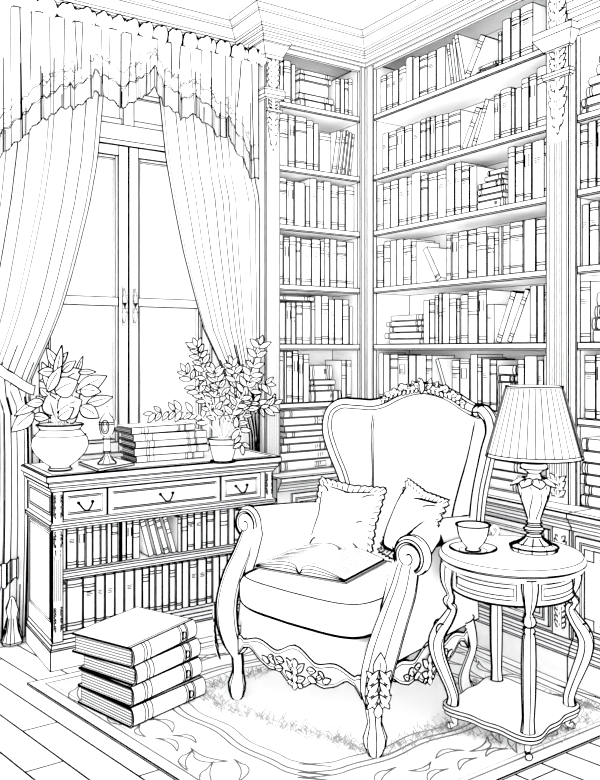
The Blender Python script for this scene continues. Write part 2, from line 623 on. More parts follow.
pth = [(CX, yp1 - .004), (CX - .014, yp1 - .004), (CX - .014, yp0 + .004), (CX, yp0 + .004)]
m.mould(pth, [(0, 2.745), (.012, 2.748), (.04, 2.79), (.046, 2.80), (.046, 2.83), (0, 2.835)], side=-1)
m.build('capital', pr, er=.0017, ang=25)
m = M(); m.mould(pth, [(0, 2.615), (.012, 2.618), (.016, 2.63), (.016, 2.645), (0, 2.65)], side=-1)
m.build('collar', pr, er=.0017, ang=25)
m = M()
q = lambda z0: (lambda a, b, o: (CX - .016 - o * .5, ypc - a, z0 + b))
carve(m, q(2.84), pwr * .9, .2, 'block', 5); carve(m, q(2.655), pwr * .85, .085, 'block', 6)
carve(m, q(2.40), pwr * .9, .21, 'drop', 7); carve(m, q(.75), pwr * .8, .09, 'block', 8)
m.build('carving', pr, edges=False)

# --- third bookcase, running out of the picture
YT0 = on_x(577, CX)[0]; YT1 = YT0 - .75
be = thing('bookcase', 'built-in bookcase beyond the carved pilaster, cut off by the picture edge', 'bookcase', (0, 0, 0))
m = M(); m.box((CX, YT0, CT), (CX + .02, yp1 - .001, 2.80)); m.line([(CX, YT0 + .006, CT), (CX, YT0 + .006, 2.777)], .0013); m.build('stile', be, er=.0014)
m = M(); m.box((CX + .02, YT0, CT), (-.02, YT0 + .02, 2.8)); m.build('side_panel', be)
m = M(); m.box((CX + .02, YT1 - .02, CT), (-.02, YT1, 2.8)); m.build('side_panel', be)
m = M(); m.box((-.02, YT1 - .02, CT), (-.006, YT0 + .02, 2.81)); m.build('back_panel', be, er=.001)
m = M(); m.box((CX + .0012, YT1 - .02, 2.777), (-.006, yp1 - .002, 3.08))
m.mould([(CX, YT1 - .02), (CX, yp1 - .01)], [(0, 2.80), (.014, 2.80), (.014, 2.835), (.03, 2.85), (.03, 2.875), (.04, 2.885), (.04, 2.92), (.06, 2.95), (.06, 2.97), (.075, 3.0), (.075, 3.02), (.085, 3.04), (0, 3.06)], side=-1)
m.build('frieze', be, er=.0016, ang=22)
for z in S[1:]:
    m = M(); m.box((CX + .004, YT1, z - SH), (-.02, YT0, z)); m.line([(CX + .003, YT1, z - SH + .007), (CX + .003, YT0, z - SH + .007)], .0013)
    m.build('shelf', be, er=.0021)

# ------------------------------------------------------------------ base cabinets
BX, BY = -.425, -.425         # fronts
CTP = [(0, CT - .075), (.012, CT - .075), (.012, CT - .06), (.02, CT - .05), (.03, CT - .04), (.03, CT - .03), (.042, CT - .022), (.042, CT - .002), (.036, CT), (0, CT)]
PLP = [(0, 0), (.036, 0), (.036, .115), (.03, .12), (.024, .135), (.024, .15), (.012, .16), (.006, .175), (0, .18)]


def cab_door(par, fn, w, z0, z1):
    m = M()
    P = [fn(a, z, o) for a, z, o in ((-w / 2, z0, 0), (w / 2, z0, 0), (w / 2, z1, 0), (-w / 2, z1, 0), (-w / 2, z0, .012), (w / 2, z0, .012), (w / 2, z1, .012), (-w / 2, z1, .012))]
    i = [m.pt(p) for p in P]
    for qd in ((4, 5, 6, 7), (0, 1, 5, 4), (1, 2, 6, 5), (2, 3, 7, 6), (3, 0, 4, 7)): m.face([i[k] for k in qd])
    g = lambda a, z: fn(a, z, .0125)
    frame_panel(m, g, -w / 2, z0, w / 2, z1, (.022, .03), .0014)
    s_ = .045
    for sx in (-1, 1):
        for zz, sz in ((z0 + .045, 1), (z1 - .045, -1)):
            a0 = sx * (w / 2 - .045)
            m.line([g(a0, zz), g(a0 - sx * s_, zz), g(a0 - sx * s_, zz + sz * s_), g(a0, zz + sz * s_)], .0016, closed=True)
    m.line([g(-w / 2 + .045 + s_, z1 - .045), g(w / 2 - .045 - s_, z1 - .045)], .0014)
    m.line([g(-w / 2 + .045 + s_, z0 + .045), g(w / 2 - .045 - s_, z0 + .045)], .0014)
    for sx in (-1, 1): m.line([g(sx * (w / 2 - .045), z0 + .045 + s_), g(sx * (w / 2 - .045), z1 - .045 - s_)], .0014)
    d = m.build('door', par, er=.0018)
    for sx in (-1, 1):
        for z in (z0 + .075, z1 - .075):
            m = M()
            m.line([g(sx * (w / 2 - .13) + .009 * cos(t * pi / 5), z + .009 * sin(t * pi / 5)) for t in range(10)], .0016, closed=True)
            c = m.pt(fn(sx * (w / 2 - .13), z, .018))
            rg = [m.pt(fn(sx * (w / 2 - .13) + .009 * cos(t * pi / 5), z + .009 * sin(t * pi / 5), .0125)) for t in range(10)]
            for t in range(10): m.face((c, rg[t], rg[(t + 1) % 10]), None, True)
            m.build('rosette', d, edges=False)


cab = thing('base_cabinet', 'low panelled cabinet below the narrow corner bookcase, between console and armchair', 'cabinet')
m = M(); m.box((JX, BY + .001, .0), (BX, -.005, CT - .01)); m.build('carcass', cab, er=.0018)
m = M(); m.mould([(BX, BY), (JX, BY)], CTP, side=-1); m.box((JX, BY + .001, CT - .012), (BX, CY + .004, CT)); m.build('countertop', cab, er=.0018, ang=20)
m = M(); m.mould([(BX, BY), (JX, BY)], PLP, side=-1); m.build('plinth', cab, er=.0018, ang=20)
cab_door(cab, lambda a, z, o: ((JX + .06 + BX) / 2 + a, BY - o, z), BX - JX - .12, .20, CT - .095)

cab = thing('base_cabinet', 'panelled cabinet below the wide bookcase, partly behind armchair and round table', 'cabinet')
yb0, yb1 = BY, on_x(573, BX)[0]
m = M(); m.box((BX + .001, yb1, .0), (-.005, yb0, CT - .01)); m.build('carcass', cab, er=.0018)
m = M(); m.mould([(BX, yb1), (BX, yb0)], CTP, side=-1); m.box((BX + .001, yb1, CT - .012), (CX + .004, yb0, CT)); m.build('countertop', cab, er=.0018, ang=20)
m = M(); m.mould([(BX, yb1), (BX, yb0)], PLP, side=-1); m.build('plinth', cab, er=.0018, ang=20)
ybp = on_x(553, BX)[0]
nd = 3; ww = (yb0 - ybp) / nd
for i in range(nd):
    cab_door(cab, lambda a, z, o, i=i: (BX - o, ybp + ww * (i + .5) - a, z), ww - .03, .20, CT - .095)
ybc = (on_x(556, BX)[0] + on_x(570, BX)[0]) / 2; bw = .075
m = M(); m.box((BX - .014, ybc - bw / 2 - .006, .18), (BX, ybc + bw / 2 + .006, CT - .075))
cp = m.build('pilaster', cab, er=.0018)
m = M(); q = lambda z0: (lambda a, b, o: (BX - .016 - o * .5, ybc - a, z0 + b))
carve(m, q(.46), bw * .85, .15, 'drop', 11); carve(m, q(.22), bw * .8, .14, 'block', 12)
m.build('carving', cp, edges=False)

cab = thing('base_cabinet', 'panelled cabinet to the right of the round table, cut off by the picture edge', 'cabinet')
m = M(); m.box((BX + .001, YT1, .0), (-.005, yb1 - .001, CT - .01)); m.build('carcass', cab, er=.0018)
m = M(); m.mould([(BX, YT1), (BX, yb1 - .001)], CTP, side=-1); m.box((BX + .001, YT1, CT - .012), (CX + .004, yb1 - .001, CT)); m.build('countertop', cab, er=.0018, ang=20)
m = M(); m.mould([(BX, YT1), (BX, yb1 - .001)], PLP, side=-1); m.build('plinth', cab, er=.0018, ang=20)
cab_door(cab, lambda a, z, o: (BX - o, yb1 - .012 - .25 - a, z), .48, .20, CT - .095)

# ================================================================== BOOKS
ORD = ('first second third fourth fifth sixth seventh eighth ninth tenth eleventh twelfth thirteenth fourteenth fifteenth sixteenth seventeenth eighteenth '
       'nineteenth twentieth twenty-first twenty-second twenty-third twenty-fourth twenty-fifth twenty-sixth twenty-seventh twenty-eighth twenty-ninth thirtieth').split()
LR = .0018
brnd = random.Random(21)


def book_mesh(w, h, d, rnd, mode='up', tilt=0.0, deco=True):
    m = M()
    b = min(.006, w * .16); n = 4
    ov = LR
    w0 = LR * 1.6; w1 = w - LR * 1.6
    pl = [(lerp(w0, w1, i / n), b - b * sin(pi * i / n)) for i in range(n + 1)] + [(w1, d), (w0, d)]
    A = [m.pt((x, y, LR * 1.6)) for x, y in pl]; B = [m.pt((x, y, h - LR * 1.6)) for x, y in pl]
    k = len(pl)
    m.face(A[::-1]); m.face(B)
    for i in range(k):
        m.face((A[i], A[(i + 1) % k], B[(i + 1) % k], B[i]), None, i < n)

    def band(z, r=.0013):
        m.line([(x, y - .0003, z) for x, y in pl[:n + 1]], r)
    if deco:
        st = rnd.random()
        def dbl(t, g=.012): band(h * t); band(h * t + g)
        if st < .16: dbl(.85); dbl(.1)
        elif st < .30: dbl(.8); band(h * .72); dbl(.12)
        elif st < .42: dbl(.88, .008); dbl(.7, .008); dbl(.12, .008)
        elif st < .55: band(h * .1); band(h * .14)
        elif st < .66: dbl(.82, .02)
        elif st < .76:
            dbl(.9); dbl(.08)
            if w > .03:
                z = h * .6
                m.line([(w * .25, -.0005, z), (w * .75, -.0005, z), (w * .75, -.0005, z + h * .2), (w * .25, -.0005, z + h * .2)], .001, closed=True)
        elif st < .84: dbl(.55, .018); dbl(.86, .01)
        if w > .034 and rnd.random() < .45:
            for q_ in range(3):
                z = h * (.70 - q_ * .035)
                m.line([(w * .28, -.0006, z), (w * rnd.uniform(.55, .75), -.0006, z)], .0008)
    if mode == 'lie':
        m.v = [(z, y, w - x) for x, y, z in m.v]
        m.ln = [([V((p.z, p.y, w - p.x)) for p in pts], r, mt, c) for pts, r, mt, c in m.ln]
    elif tilt:
        c_, s_ = cos(abs(tilt)), sin(abs(tilt))
        if tilt > 0: fn = lambda p: (w + (p[0] - w) * c_ + p[2] * s_, p[1], -(p[0] - w) * s_ + p[2] * c_)
        else: fn = lambda p: (p[0] * c_ - p[2] * s_, p[1], p[0] * s_ + p[2] * c_)
        m.v = [fn(p) for p in m.v]
        m.ln = [([V(fn(p)) for p in pts], r, mt, c) for pts, r, mt, c in m.ln]
    return m


class Case:
    def __init__(s, axis, front, name, shelf_words):
        s.axis = axis; s.front = front; s.name = name; s.words = shelf_words

    def u(s, px):
        return on_y(px, s.front)[0] if s.axis == 'y' else -on_x(px, s.front)[0]

    def z(s, px, py):
        return (on_y(px, s.front, py) if s.axis == 'y' else on_x(px, s.front, py))[1]

    def t(s, px):
        return (on_y(px, s.front) if s.axis == 'y' else on_x(px, s.front))[2]

    def put(s, o, u, z, back=0.0):
        if s.axis == 'y': o.location = (u, s.front + back, z)
        else: o.location = (s.front + back, -u, z); o.rotation_euler = (0, 0, -pi / 2)


NBOOK = [0]
MAXD = {}


def row(case, zi, zs, items, gap=.30, depth=.19, hmul=1.0):
    n = 0; nst = 0
    words_ = case.words[zi]
    for it in items:
        k = it[0]
        if k == 'v':
            # run of upright books: boundaries in px and the height of each top edge
            xs = it[1]; ys = it[2]
            for i in range(len(xs) - 1):
                y = ys[min(i, len(ys) - 1)]
                if y is None: continue
                u0, u1 = case.u(xs[i]), case.u(xs[i + 1])
                h = min(gap, max(.12, case.z((xs[i] + xs[i + 1]) / 2, y) - zs))
                w = u1 - u0 - .0006
                dp = depth * brnd.uniform(.9, 1.0)
                o = book_mesh(w, h, dp, brnd).build('book', er=LR, rw=.003)
                case.put(o, u0, zs + .0004, brnd.uniform(0, .006))
                tw = 'slim' if w < .032 else 'thick' if w > .055 else 'medium'
                tag(o, f'{tw} upright book, {ORD[n]} from left on {words_}', 'book', f'books on {words_}')
                n += 1; NBOOK[0] += 1
        elif k == 'l':
            # leaning book: px of the foot, thickness in px, px of the head, y of the head
            _, bx, th, tx, ty = it[:5]
            w = th * case.t(bx) / FPX
            u0 = case.u(bx); u1 = case.u(tx); H = min(gap, case.z(tx, ty) - zs)
            tilt = atan2(u1 - u0, H)
            L = (H - w * sin(abs(tilt))) / cos(tilt)
            o = book_mesh(w, L, depth * .85, brnd, 'up', tilt).build('book', er=LR, rw=.003)
            case.put(o, u0, zs + .0004, .002)
            side = 'right' if tilt > 0 else 'left'
            tag(o, f'book leaning {side}, {ORD[n]} from left on {words_}', 'book', f'books on {words_}')
            n += 1; NBOOK[0] += 1
        elif k == 'h':
            # pile of lying books, bottom first: (px0, px1, thickness px)
            z = zs; nst += 1
            dz = it[2] if len(it) > 2 else 0.0
            which = it[3] if len(it) > 3 else 'pile'
            z += dz
            for j, (a, b, th) in enumerate(it[1]):
                u0, u1 = case.u(a), case.u(b)
                w = th * case.t((a + b) / 2) / FPX
                dp = depth * brnd.uniform(.85, 1.0)
                o = book_mesh(w - .0006, u1 - u0, dp, brnd, 'lie').build('book', er=LR, rw=.003)
                case.put(o, u0, z + .0004, brnd.uniform(0, .01))
                z += w
                top = len(it[1]) - 1
                pos = 'topmost' if j == top else 'bottom' if j == 0 else ORD[j]
                tail = 'book' if j in (0, top) else 'book up'
                tag(o, f'{pos} {tail} of the lying {which} on {words_}', 'book', f'books on {words_}')
                NBOOK[0] += 1


def shelfwords(nm, n, extra=None):
    b = ['top shelf', 'second shelf', 'third shelf', 'fourth shelf', 'fifth shelf', 'sixth shelf', 'cabinet top'][:n]
    return [f'{x} of {nm}' for x in b]


cl = Case('y', CY + .02, 'corner', shelfwords('the narrow corner bookcase', 7))
g7 = [.27, .30, .28, .29, .29, .29, .36]
row(cl, 0, S[0], [('v', [279.5, 284.5, 292, 296], [57, 60, 64]), ('h', [(300, 335, 8), (299, 334, 6), (300.5, 329.5, 13), (300, 332, 6), (301, 331, 5)]), ('v', [336.5, 341, 345, 349, 353.5], [78.5, 78.5, 79, 78.5])], .27)
row(cl, 1, S[1], [('v', [279.5, 289, 296, 307.5, 314.5, 319.5], [111, 113, 115, 120, 123]), ('v', [320, 332], [133]), ('l', 332, 5.5, 337.5, 130), ('l', 337.6, 4, 343.5, 130), ('l', 341.8, 3.2, 347, 130), ('l', 345.2, 3.2, 350, 132), ('l', 348.6, 3.2, 352.8, 133.5)], .30)
row(cl, 2, S[2], [('v', [279.5, 287.5, 295, 306, 310.5, 317.5, 324.5, 332, 339, 346, 355], [177.5, 180.5, 182, 186, 178, 182, 181, 185, 187, 186])], .30)
row(cl, 3, S[3], [('v', [279.5, 284, 290, 297, 301.5, 312, 321, 325, 330.5, 337.5, 347, 354.5], [234, 237, 236, 237, 239, 239, 241, 238, 239, 241, 242])], .30)
row(cl, 4, S[4], [('v', [279.5, 286.5, 292, 296.5, 303, 311.5, 315.5], [302, 302, 302, 302, 302, 302]), ('v', [315.5, 322.5, 329.5, 335.5, 343.5, 350, 353.8], [295.5, 295.5, 299, 299, 299.5, 306.5]), ('h', [(279.8, 315.2, 5)], .247, 'book pair')], .30)
row(cl, 5, S[5], [('v', [279.5, 284.5, 287, 293, 299, 303.8, 310], [351, 351, 351.5, 350.5, 354, 354]), ('h', [(311, 341.5, 11), (310.5, 335.5, 5.5), (311, 336, 5.5), (310.5, 333.5, 15)]), ('v', [342.5, 347, 352], [360, 360])], .30)
row(cl, 6, CT, [('h', [(281, 337, 10), (280.5, 340, 8.5), (282, 336, 8), (284, 341, 6.5), (286, 340, 5.5), (285, 342, 6), (283.5, 341, 8), (284, 345, 7.5)])], .36, .24)

cr = Case('x', CX + .02, 'wide', shelfwords('the wide bookcase', 7))
row(cr, 0, S[0], [('v', [379.5, 385.5, 391.5, 397.5, 405, 411.7, 418, 426.5, 435, 444.5], [75.5, 72.5, 70, 66, 57, 57, 55, 51.5, 47]),
                  ('l', 450.5, 4.5, 445.5, 44), ('l', 456, 4.5, 451, 39), ('l', 461.5, 5.5, 453, 35), ('h', [(475, 496, 4.5), (478, 496, 4)]), ('l', 462, 8, 481, 33),
                  ('v', [497.5, 501.5, 510, 519, 532], [31.7, 19, 10, 4])], .268)
row(cr, 1, S[1], [('v', [381.5, 387.5, 395.5, 403.5, 411.5, 419.5, 425, 429, 434, 441.5, 447.5, 460], [133, 131, 127.5, 125, 122.5, 119, 117, 116, 115, 113.5, 111]),
                  ('l', 460, 7, 476, 106), ('l', 470, 6, 485, 98), ('v', [493, 499, 510, 514, 520.5, 528, 536, 547.5], [94, 88, 88, 87, 78, 74, 66])], .315)
row(cr, 2, S[2], [('v', [376, 382.5, 389.5, 397.5, 406, 411, 420, 427, 436, 445, 453.5, 460.5, 468.5, 476], [184.5, 182.5, 180, 177.5, 177, 172.5, 175, 172.7, 170, 164.5, 162, 165.5, 166]),
                  ('h', [(476.6, 505, 9), (476.6, 502, 6), (477, 505.5, 6.5), (477, 503, 6), (484, 501, 5.5), (487, 505.5, 5.5)]), ('v', [506.5, 514, 522.5, 530.5, 543, 547.5], [146.5, 146, 143, 140, 137])], .30)
row(cr, 3, S[3], [('v', [376, 382.5, 389, 395.5, 402.5, 410.5, 415.5], [245, 241, 240, 239, 239, 241]), ('l', 436, 7, 420.5, 247),
                  ('v', [445.5, 450.5, 457.5, 466.5, 475.5, 486, 493, 498, 501.5, 509, 522.5, 534.5, 544.5], [235, 233, 231, 229.5, 227, 232.5, 232, 226, 225, 221.5, 219, 219])], .298)
row(cr, 4, S[4], [('h', [(389, 420, 5.5), (384.5, 421.5, 6.5), (388, 421, 6), (386, 421, 5.5), (390, 421.5, 6)]), ('v', [422.5, 428.5, 434, 438, 441.5, 448.5, 456, 459.5, 467, 477, 485.5, 493], [300, 299, 295, 293, 293, 298.5, 299, 294.5, 291, 289.5, 304]),
                  ('l', 494.5, 7, 511, 290), ('l', 506, 6, 525, 288), ('v', [529, 536, 543, 547.5], [285.5, 285, 283])], .30)
row(cr, 5, S[5], [('v', [377.5, 382.5, 389, 397, 407.5, 414.8, 425, 431], [352.5, 354, 354, 355, 355, 355, 355]), ('l', 448, 5, 434, 358), ('v', [451, 459, 469, 476.5, 481, 489, 496], [360, 358.5, 354, 357, 358.5, 359.5]),
                  ('h', [(497, 515, 30), (497, 515, 7), (497, 515, 10)]), ('v', [516.5, 523.5, 536.5, 542.5, 547.5], [359, 355.5, 360, 355])], .30)
row(cr, 6, CT, [('h', [(388, 432, 9), (390, 430, 8), (388, 431, 8)], 0.0, 'heap beside corner'), ('h', [(482, 540, 11), (486, 536, 9), (483, 541, 10), (487, 538, 9), (482, 537, 10), (486, 536, 8)])], .36, .24)

ce = Case('x', CX + .02, 'third', shelfwords('the right-edge bookcase', 7)[1:])
sw3 = [f'{x} of the right-edge bookcase' for x in ('top shelf', 'second shelf', 'third shelf', 'fourth shelf', 'fifth shelf', 'cabinet top')]
ce.words = sw3
row(ce, 0, S[1], [('h', [(580, 625, 8), (581, 622, 9), (585, 624, 11), (588, 623, 9), (595, 622, 11), (598, 620, 8)])], .30)
row(ce, 1, S[2], [('v', [579, 587, 595.5, 604, 613, 622], [124, 119, 117, 112, 110])], .292)
row(ce, 2, S[3], [('v', [581, 588.5, 598.5, 607, 616], [204, 201, 198, 197])], .30)
row(ce, 3, S[4], [('v', [578.5, 590], [281]), ('h', [(591.5, 622, 13), (591.5, 620, 12), (594, 618, 12), (596, 615, 14)])], .30)
row(ce, 4, S[5], [('v', [583, 594.5, 605, 614, 623], [355, 354, 352, 352])], .30)
row(ce, 5, CT, [('h', [(580, 625, 12), (583, 628, 10), (579, 622, 11), (581, 625, 12), (582, 626, 12), (580, 624, 13)])], .36, .24)

# ================================================================== CONSOLE
x0, x1 = WX(.975), WX(2.095)
yf, yb = WY(3.464), WY(3.865)
con = thing('console', 'long low console with three drawers and two shelves of books under window', 'console')
HT = .854
m = M()
rect = [(x1, yb), (x1, yf), (x0, yf), (x0, yb)]
m.mould(rect, [(0, HT - .075), (.006, HT - .075), (.012, HT - .06), (.024, HT - .05), (.024, HT - .035), (.034, HT - .028), (.034, HT - .004), (.028, HT), (0, HT)], side=-1, caps=False)
m.box((x0, yf, HT - .02), (x1, yb, HT - .0005))
m.build('top', con, er=.0022, ang=20)
# carcass: side panels, shelves, back
for sx, xa, xb in ((0, x0, x0 + .025), (1, x1 - .025, x1)):
    m = M(); m.box((xa, yf + .002, .10), (xb, yb, HT - .02))
    xs_ = xa - .0005 if sx == 0 else xb + .0005
    g = lambda a, z: (xs_, a, z)
    frame_panel(m, g, yf + .02, .66, yb - .01, .77, (.012, .022), .0014)
    frame_panel(m, g, yf + .02, .19, yb - .01, .61, (.012, .022), .0014)
    m.line([(xs_, yf, .635), (xs_, yb, .635)], .0018)
    m.build('side_panel', con, er=.0022)
m = M(); m.box((x0 + .025, yb - .015, .1), (x1 - .025, yb, HT - .02)); m.build('back_panel', con, er=.001)
m = M(); m.box((x0 + .025, yf + .012, .385), (x1 - .025, yb - .015, .42)); m.line([(x0 + .05, yf + .011, .395), (x1 - .05, yf + .011, .395)], .0012); m.line([(x0 + .05, yf + .011, .41), (x1 - .05, yf + .011, .41)], .0012); m.build('shelf', con, er=.0021)
m = M(); m.box((x0 + .025, yf + .004, .10), (x1 - .025, yb - .015, .145)); m.build('shelf', con, er=.0021)
m = M(); m.mould(rect, [(0, 0), (.012, 0), (.012, .085), (.008, .092), (.006, .11), (0, .125)], side=-1, caps=False); m.build('plinth', con, er=.0022, ang=25)
m = M(); m.box((x0 + .025, yf + .001, .625), (x1 - .025, yf + .03, HT - .05)); m.mould([(x1, yb), (x1, yf), (x0, yf), (x0, yb)], [(0, .612), (.01, .614), (.014, .625), (.014, .635), (0, .645)], side=-1, caps=False); m.build('drawer_rail', con, er=.0021, ang=25)
for a, b in ((63, 106), (107.5, 219), (220.5, 259.5)):
    xa, xb = on_y(a, yf)[0], on_y(b, yf)[0]
    m = M(); m.box((xa, yf - .008, .655), (xb, yf + .0, .775))
    g = lambda a_, z: (a_, yf - .0085, z)
    frame_panel(m, g, xa, .655, xb, .775, (.020, .027), .0014)
    dr = m.build('drawer', con, er=.0016)
    xm = (xa + xb) / 2; m = M('dark')
    pts = spline([(xm - .034, yf - .012, .722), (xm - .026, yf - .022, .712), (xm - .013, yf - .028, .694), (xm, yf - .030, .688), (xm + .013, yf - .028, .694), (xm + .026, yf - .022, .712), (xm + .034, yf - .012, .722)], 3)
    m.tube(pts, .0042, 6)
    for s_ in (-1, 1):
        m.lathe([(.0, -.008), (.007, -.004), (.009, 0), (.007, .005), (0, .008)], 8, (xm + s_ * .032, yf - .012, .722))
    h = m.build('drawer_pull', dr, edges=False); h['label'] = 'black drop handle'
for s_, xc in ((0, x0 + .022), (1, x1 - .022)):
    m = M(); m.box((xc - .022, yf - .004, .12), (xc + .022, yf + .02, HT - .06))
    fluted(m, lambda a, z, o: (xc + a, yf - .0045, z), .04, .30, .50, 2, .0012)
    p = m.build('corner_post', con, er=.002)
    m = M(); q = lambda z0: (lambda a, b, o: (xc + a, yf - .006 - o * .5, z0 + b))
    carve(m, q(.665), .036, .10, 'block', 20 + s_); carve(m, q(.50), .036, .10, 'drop', 22 + s_); carve(m, q(.17), .034, .10, 'block', 24 + s_)
    m.build('carving', p, edges=False)

cc = Case('y', yf + .03, 'console', ['upper shelf of the console', 'lower shelf of the console'])
row(cc, 0, .42, [('v', [61.5, 67, 78, 86, 93, 101, 107, 112, 119, 122, 127, 133.5, 141], [527, 526, 525, 524, 523, 522, 521, 520, 520, 519, 518, 517]),
                 ('l', 149, 6.5, 139, 518), ('l', 157, 6.5, 147, 517), ('l', 165, 6, 154, 516), ('l', 172.5, 5.5, 162, 515), ('l', 172, 8, 177, 515.5) if False else ('v', [178, 182], [517]),
                 ('v', [182, 188, 195, 202.5, 207.5, 215, 221, 229, 235, 242, 248, 255], [513, 512, 511, 510, 510, 509, 508, 507, 510, 506, 509])], .188, .22)
row(cc, 1, .145, [('v', [60.5, 67, 83.5, 96, 105.5, 115.5, 125, 135, 143, 150, 156, 163, 170, 176.5, 183, 190, 198, 207, 213, 220, 228, 234, 241, 248, 255], [584, 578, 577, 574, 573, 571, 569, 568, 566, 566, 564, 563, 562, 560, 560, 558, 556, 556, 554, 553, 553, 550, 552, 548])], .228, .22)

# ================================================================== BIG BOOKS (floor stack, console stack)
def big_book(name, label, group, loc, rz, L, W, T, emb=True, bulge=.022, er=.0026):
    o = thing(name, label, 'book', loc, rz, group)
    t = .0045
    n = 8
    arc = [(-bulge * sin(pi * i / n), T / 2 - (T / 2) * cos(pi * i / n)) for i in range(n + 1)]
    inn = [(-(bulge - t) * sin(pi * i / n) + .002, T / 2 - (T / 2 - t) * cos(pi * i / n)) for i in range(n + 1)]
    poly = [(W, 0)] + arc + [(W, T), (W, T - t)] + inn[::-1] + [(W, t)]
    poly = [(y, z) for y, z in poly]
    m = M()
    k = len(poly)
    A = [m.pt((0, y, z)) for y, z in poly]; B = [m.pt((L, y, z)) for y, z in poly]
    for i in range(k):
        sm = 1 <= i <= n or n + 3 < i < n * 2 + 4
        m.face((A[i], A[(i + 1) % k], B[(i + 1) % k], B[i]), None, 1 <= i <= n)
    # end faces as strips
    na = n + 1
    oi = list(range(1, na + 1)); ii = list(range(na + 3, na + 3 + na))[::-1]
    for P, rev in ((A, 0), (B, 1)):
        qs = [(P[0], P[oi[0]], P[ii[0]], P[k - 1])] + [(P[oi[j]], P[oi[j + 1]], P[ii[j + 1]], P[ii[j]]) for j in range(na - 1)] + [(P[oi[-1]], P[na + 1], P[na + 2], P[ii[-1]])]
        for q in qs: m.face(q[::-1] if rev else q)
    def bnd(x, r=.0010):
        m.line([(x, y - .0004, z) for y, z in arc], r)
    for x in (.055, .068, .09): bnd(L * x / .36)
    for x in (.055, .063, .09, .10): bnd(L - L * x / .36)
    if emb:
        xc = L - L * .077 / .36; s_ = T * .2
        m.line([(xc + s_ * .6 * cos(a), -bulge - .001, T / 2 + s_ * sin(a)) for a in [i * pi / 5 for i in range(10)]], .0009, closed=True)
        m.line([(xc - s_ * .6, -bulge - .001, T / 2 - s_ * 1.2), (xc - s_ * .6, -bulge - .001, T / 2 + s_ * 1.2)], .0009)
    m.line([(0, .012, T + .0003), (L, .012, T + .0003)], .0009)
    for z in (.0, T): m.line([(0, -.001, z), (L, -.001, z)], er * .55)
    m.build('cover', o, er=er * .6, ang=40, rw=.006)
    m = M('pages'); i_ = .009
    m.box((i_, .0, t + .0005), (L - i_, W - i_, T - t - .0005))
    nl = max(3, int(T / .0115))
    for j in range(1, nl):
        z = t + (T - 2 * t) * j / nl
        m.line([(i_ - .0008, .002, z), (i_ - .0008, W - i_, z)], .0011, 'grey')
        m.line([(i_, W - i_ + .0003, z), (L - i_, W - i_ + .0003, z)], .0010, 'grey')
    m.build('page_block', o, er=.0012)
    return o


def ang_of(r, d):
    v = V((r * RX + d * FX, r * RY + d * FY)); return atan2(v.y, v.x)


z = .0095
T4 = .0725
stk = [(130, 728, .08, .36, .325, 'bottom'), (130, 707, .13, .355, .30, 'second lowest'), (133, 686, .17, .345, .29, 'second highest'), (130, 668, .23, .36, .30, 'topmost')]
for i, (px, py, da, L, W, nm) in enumerate(stk):
    p = gp(px, py, z)
    lb = {0: 'thick leather-style book on the rug, bottom of the floor stack', 1: 'thick book, second from bottom of the four stacked on rug', 2: 'thick book, third from bottom of the four stacked on rug', 3: 'thick book with plain cover, topmost of the floor stack'}[i]
    big_book('book', lb, 'large books stacked on the rug', p + V((0, 0, 0)), ang_of(.7, .714) + da, L, W, T4)
    z += T4 + .0022

# books on the console
zc = HT + .003
for i, (pa, pb, T, dy) in enumerate([(136, 203, .030, .0), (134, 207, .034, .0), (135, 207, .032, .01), (133, 205, .034, .0), (131, 197, .03, .0)]):
    YY = WY(3.60) + dy
    xa, xb = on_y(pa, YY)[0], on_y(pb, YY)[0]
    lb = ['bottom book of the pile on the console between brass ornament and potted shrub', 'second book up in the pile on the console', 'middle book of the pile on the console', 'second book down in the pile on the console', 'topmost book of the pile on the console, cover edge jutting left'][i]
    big_book('book', lb, 'books piled on the console', (xa, YY, zc), radians([0, -2, 1, -1.5, 5][i]), xb - xa, .20, T, False, .008, .0024)
    zc += T + .002

# ================================================================== CURTAINS
def curtain(name, label, rows, Y, n, amp, seed, nfold=11, rw=.0012, radii=(.0010, .0012, .0015)):
    rnd = random.Random(seed)
    o = thing(name, label, 'curtain')
    zs_ = [r[0] for r in rows]
    z1, z0 = max(zs_), min(zs_)
    L = sorted((r[0], r[1]) for r in rows); Rr = sorted((r[0], r[2]) for r in rows)
    ph = rnd.uniform(0, 6)

    def fn(u, v):
        z = lerp(z1, z0, v)
        a, b = interp(L, z), interp(Rr, z)
        wd = abs(b - a)
        am = amp * (.55 + .45 * min(1, .7 / max(.2, wd)))
        y = (Y(u, z) if callable(Y) else Y) - am * (sin(2 * pi * n * u + ph + .6 * sin(3 * v)) + .4 * sin(2 * pi * n * 1.7 * u + 2 * v))
        return (lerp(a, b, u), y, z)
    m = M('cloth')
    m.grid(fn, int(n * 12), 36)
    for i in range(nfold):
        u = (i + .5 + rnd.uniform(-.35, .35)) / nfold
        du = rnd.uniform(-.03, .03)
        v0, v1 = (0, 1) if rnd.random() < .7 else (rnd.uniform(0, .4), rnd.uniform(.6, 1))
        m.line([V(fn(min(1, max(0, u + du * t / 72)), lerp(v0, v1, t / 72))) - V((0, .0015, 0)) for t in range(73)], rnd.choice(radii), rnd.choice(('ink', 'grey')))
    m.build('drape', o, er=.0024, rw=rw * 1.5)
    return o, fn


CYP = WY(3.935)
def crow(px0, px1, py, Y=CYP):
    a, z, _ = on_y(px0, Y, py); b, _, _ = on_y(px1, Y, py)
    zz = on_y((px0 + px1) / 2, Y, py)[1]
    return (on_y(px1, Y, py)[1] if px1 < 150 else z, a, b)

